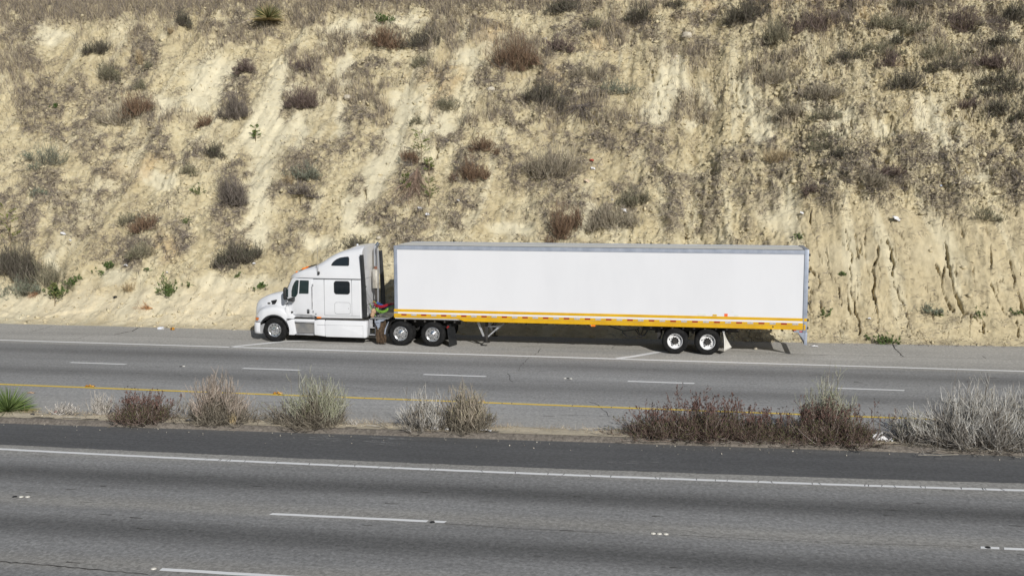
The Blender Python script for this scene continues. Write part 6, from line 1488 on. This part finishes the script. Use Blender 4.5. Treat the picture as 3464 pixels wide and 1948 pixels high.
md(2972, 1492, .21, .09, .22, 'litter_white', 'torn white bag with dark twigs across it on the median', 31, name='plastic_bag')
md(3008, 1493, .09, .06, .12, 'litter_white', 'white bag shred beside the torn white bag', 32)
md(1470, 1452, .10, .07, .10, 'litter_white', 'crumpled white paper under the touching pair of shrubs', 33)
md(1640, 1456, .17, .06, .05, 'litter_white', 'flat white rag at the end of the touching pair of shrubs', 34)
md(1512, 1453, .05, .05, .05, 'litter_white', 'little white crumb between paper and rag under the touching pair', 35)
md(640, 1425, .12, .05, .06, 'litter_black', 'black and white broken plastic piece on the median soil', 36); md(645, 1421, .09, .04, .08, 'litter_white', 'white shard on the black broken plastic piece', 37)
md(47, 1402, .10, .05, .03, 'litter_white', 'white scrap under the median yucca', 38)
md(110, 1403, .07, .05, .05, 'litter_black', 'black scrap past the median yucca', 39)
md(194, 1395, .08, .05, .05, 'litter_red', 'red scrap in the low sprawling twigs', 40)
md(2475, 1467, .06, .05, .14, 'litter_amber', 'amber bottle shard under the tallest reddish shrub', 41)
md(535, 1418, .09, .06, .06, 'litter_white', 'white scrap under the low olive brown shrub', 42)
md(416, 1428, .09, .03, .03, 'litter_black', 'black strip on the dike under the low olive brown shrub', 43)
md(305, 1307, .15, .06, .07, 'litter_amber', 'orange debris on the yellow line near the frame edge', 44, .01)
md(940, 1331, .14, .06, .07, 'litter_amber', 'orange debris on the yellow line beside the tall shrub with green tips', 45, .01)
md(1632, 1357, .07, .04, .04, 'litter_amber', 'amber chip on the yellow line behind the touching pair of shrubs', 46, .01)
md(2756, 1172, .12, .06, .05, 'litter_white', 'white scrap on the shoulder behind the trailer', 47, .01)
md(105, 1328, .12, .05, .03, 'bag_tan', 'olive leaf scrap on the inner shoulder near the yucca', 48, .01)
# roadside cup and can
p = at(544, 1110, .05); b = MB(); b.lathe_z([(.036, -.09), (.048, .07), (.052, .075), (.052, .085)], 0, 0, 16); b.m = 1; b.lathe_z([(.0385, -.06), (.0455, .03)], 0, 0, 16)
o = b.build('paper_cup', ['litter_white', 'litter_blue'], None, 50); o.location = tuple(p); o.rotation_euler = (0, 1.5, .15); o.scale = (1.5, 1.5, 1.5); tag(o, 'blue and white paper cup lying on the road edge', 'cup')
p = at(583, 1112, .05); b = MB(); b.lathe_z([(.03, -.06), (.045, -.05), (.045, .04), (.035, .06), (.033, .065)], 0, 0, 16); b.m = 1; b.lathe_z([(.0455, -.03), (.0455, .015)], 0, 0, 16)
o = b.build('drink_can', ['litter_amber', 'litter_black'], None, 50); o.location = tuple(p); o.rotation_euler = (0, 1.45, -.2); o.scale = (1.45, 1.45, 1.45); tag(o, 'amber can lying on the road edge beside the paper cup', 'can')
b = MB(); b.tube([(0, 0, .02), (.2, -.03, .03), (.42, -.08, .02)], [.02, .022, .012], 7); o = b.build('stick', 'grey_wood', None, 50); o.location = tuple(at(1240, 1441, .13)); tag(o, 'dark stick lying on the median soil between the tall shrub and the touching pair', 'stick')
b = MB(); b.tube([(0, 0, .02), (.3, -.02, .03), (.55, .02, .02)], [.012, .014, .008], 7); o = b.build('stick', 'grey_wood', None, 50); o.location = tuple(at(212, 1413, .13)); tag(o, 'thin pale stick lying along the dike near the median yucca', 'stick')

# ------------------------------------------------------------------ light, sky, camera
SUN = np.array([.98, -1.68, 1.0]); SUN /= np.linalg.norm(SUN)
elev = math.asin(SUN[2]); azim = math.atan2(SUN[0], SUN[1])
w = bpy.data.worlds.new('World'); scene.world = w; w.use_nodes = True
sky = w.node_tree.nodes.new('ShaderNodeTexSky'); sky.sky_type = 'NISHITA'; sky.sun_disc = False
sky.sun_elevation = elev; sky.sun_rotation = azim; sky.altitude = 300; sky.dust_density = 1.2
bg = w.node_tree.nodes['Background']; bg.inputs['Strength'].default_value = .06
w.node_tree.links.new(sky.outputs['Color'], bg.inputs['Color'])
ld = bpy.data.lights.new('sun', 'SUN'); ld.energy = 3.95; ld.angle = R_(.53); ld.color = (1.0, .975, .93)
sun = bpy.data.objects.new('sun', ld); COL.objects.link(sun)
from mathutils import Vector, Matrix
sun.rotation_euler = Vector(SUN).to_track_quat('Z', 'Y').to_euler()
sun.location = (20, -40, 40)
cd = bpy.data.cameras.new('camera'); cd.sensor_width = 36; cd.lens = 36 * FPX / FW; cd.clip_end = 5000; cd.clip_start = .1
cam = bpy.data.objects.new('camera', cd); COL.objects.link(cam)
m = Matrix(((RIGHT[0], UP[0], -FWD[0], CAM[0]), (RIGHT[1], UP[1], -FWD[1], CAM[1]), (RIGHT[2], UP[2], -FWD[2], CAM[2]), (0, 0, 0, 1)))
cam.matrix_world = m
scene.camera = cam
scene.view_settings.view_transform = 'Standard'; scene.view_settings.look = 'None'
scene.view_settings.exposure = 0.0; scene.view_settings.gamma = 1.0
scene.cycles.max_bounces = 6; scene.cycles.diffuse_bounces = 3; scene.cycles.glossy_bounces = 3
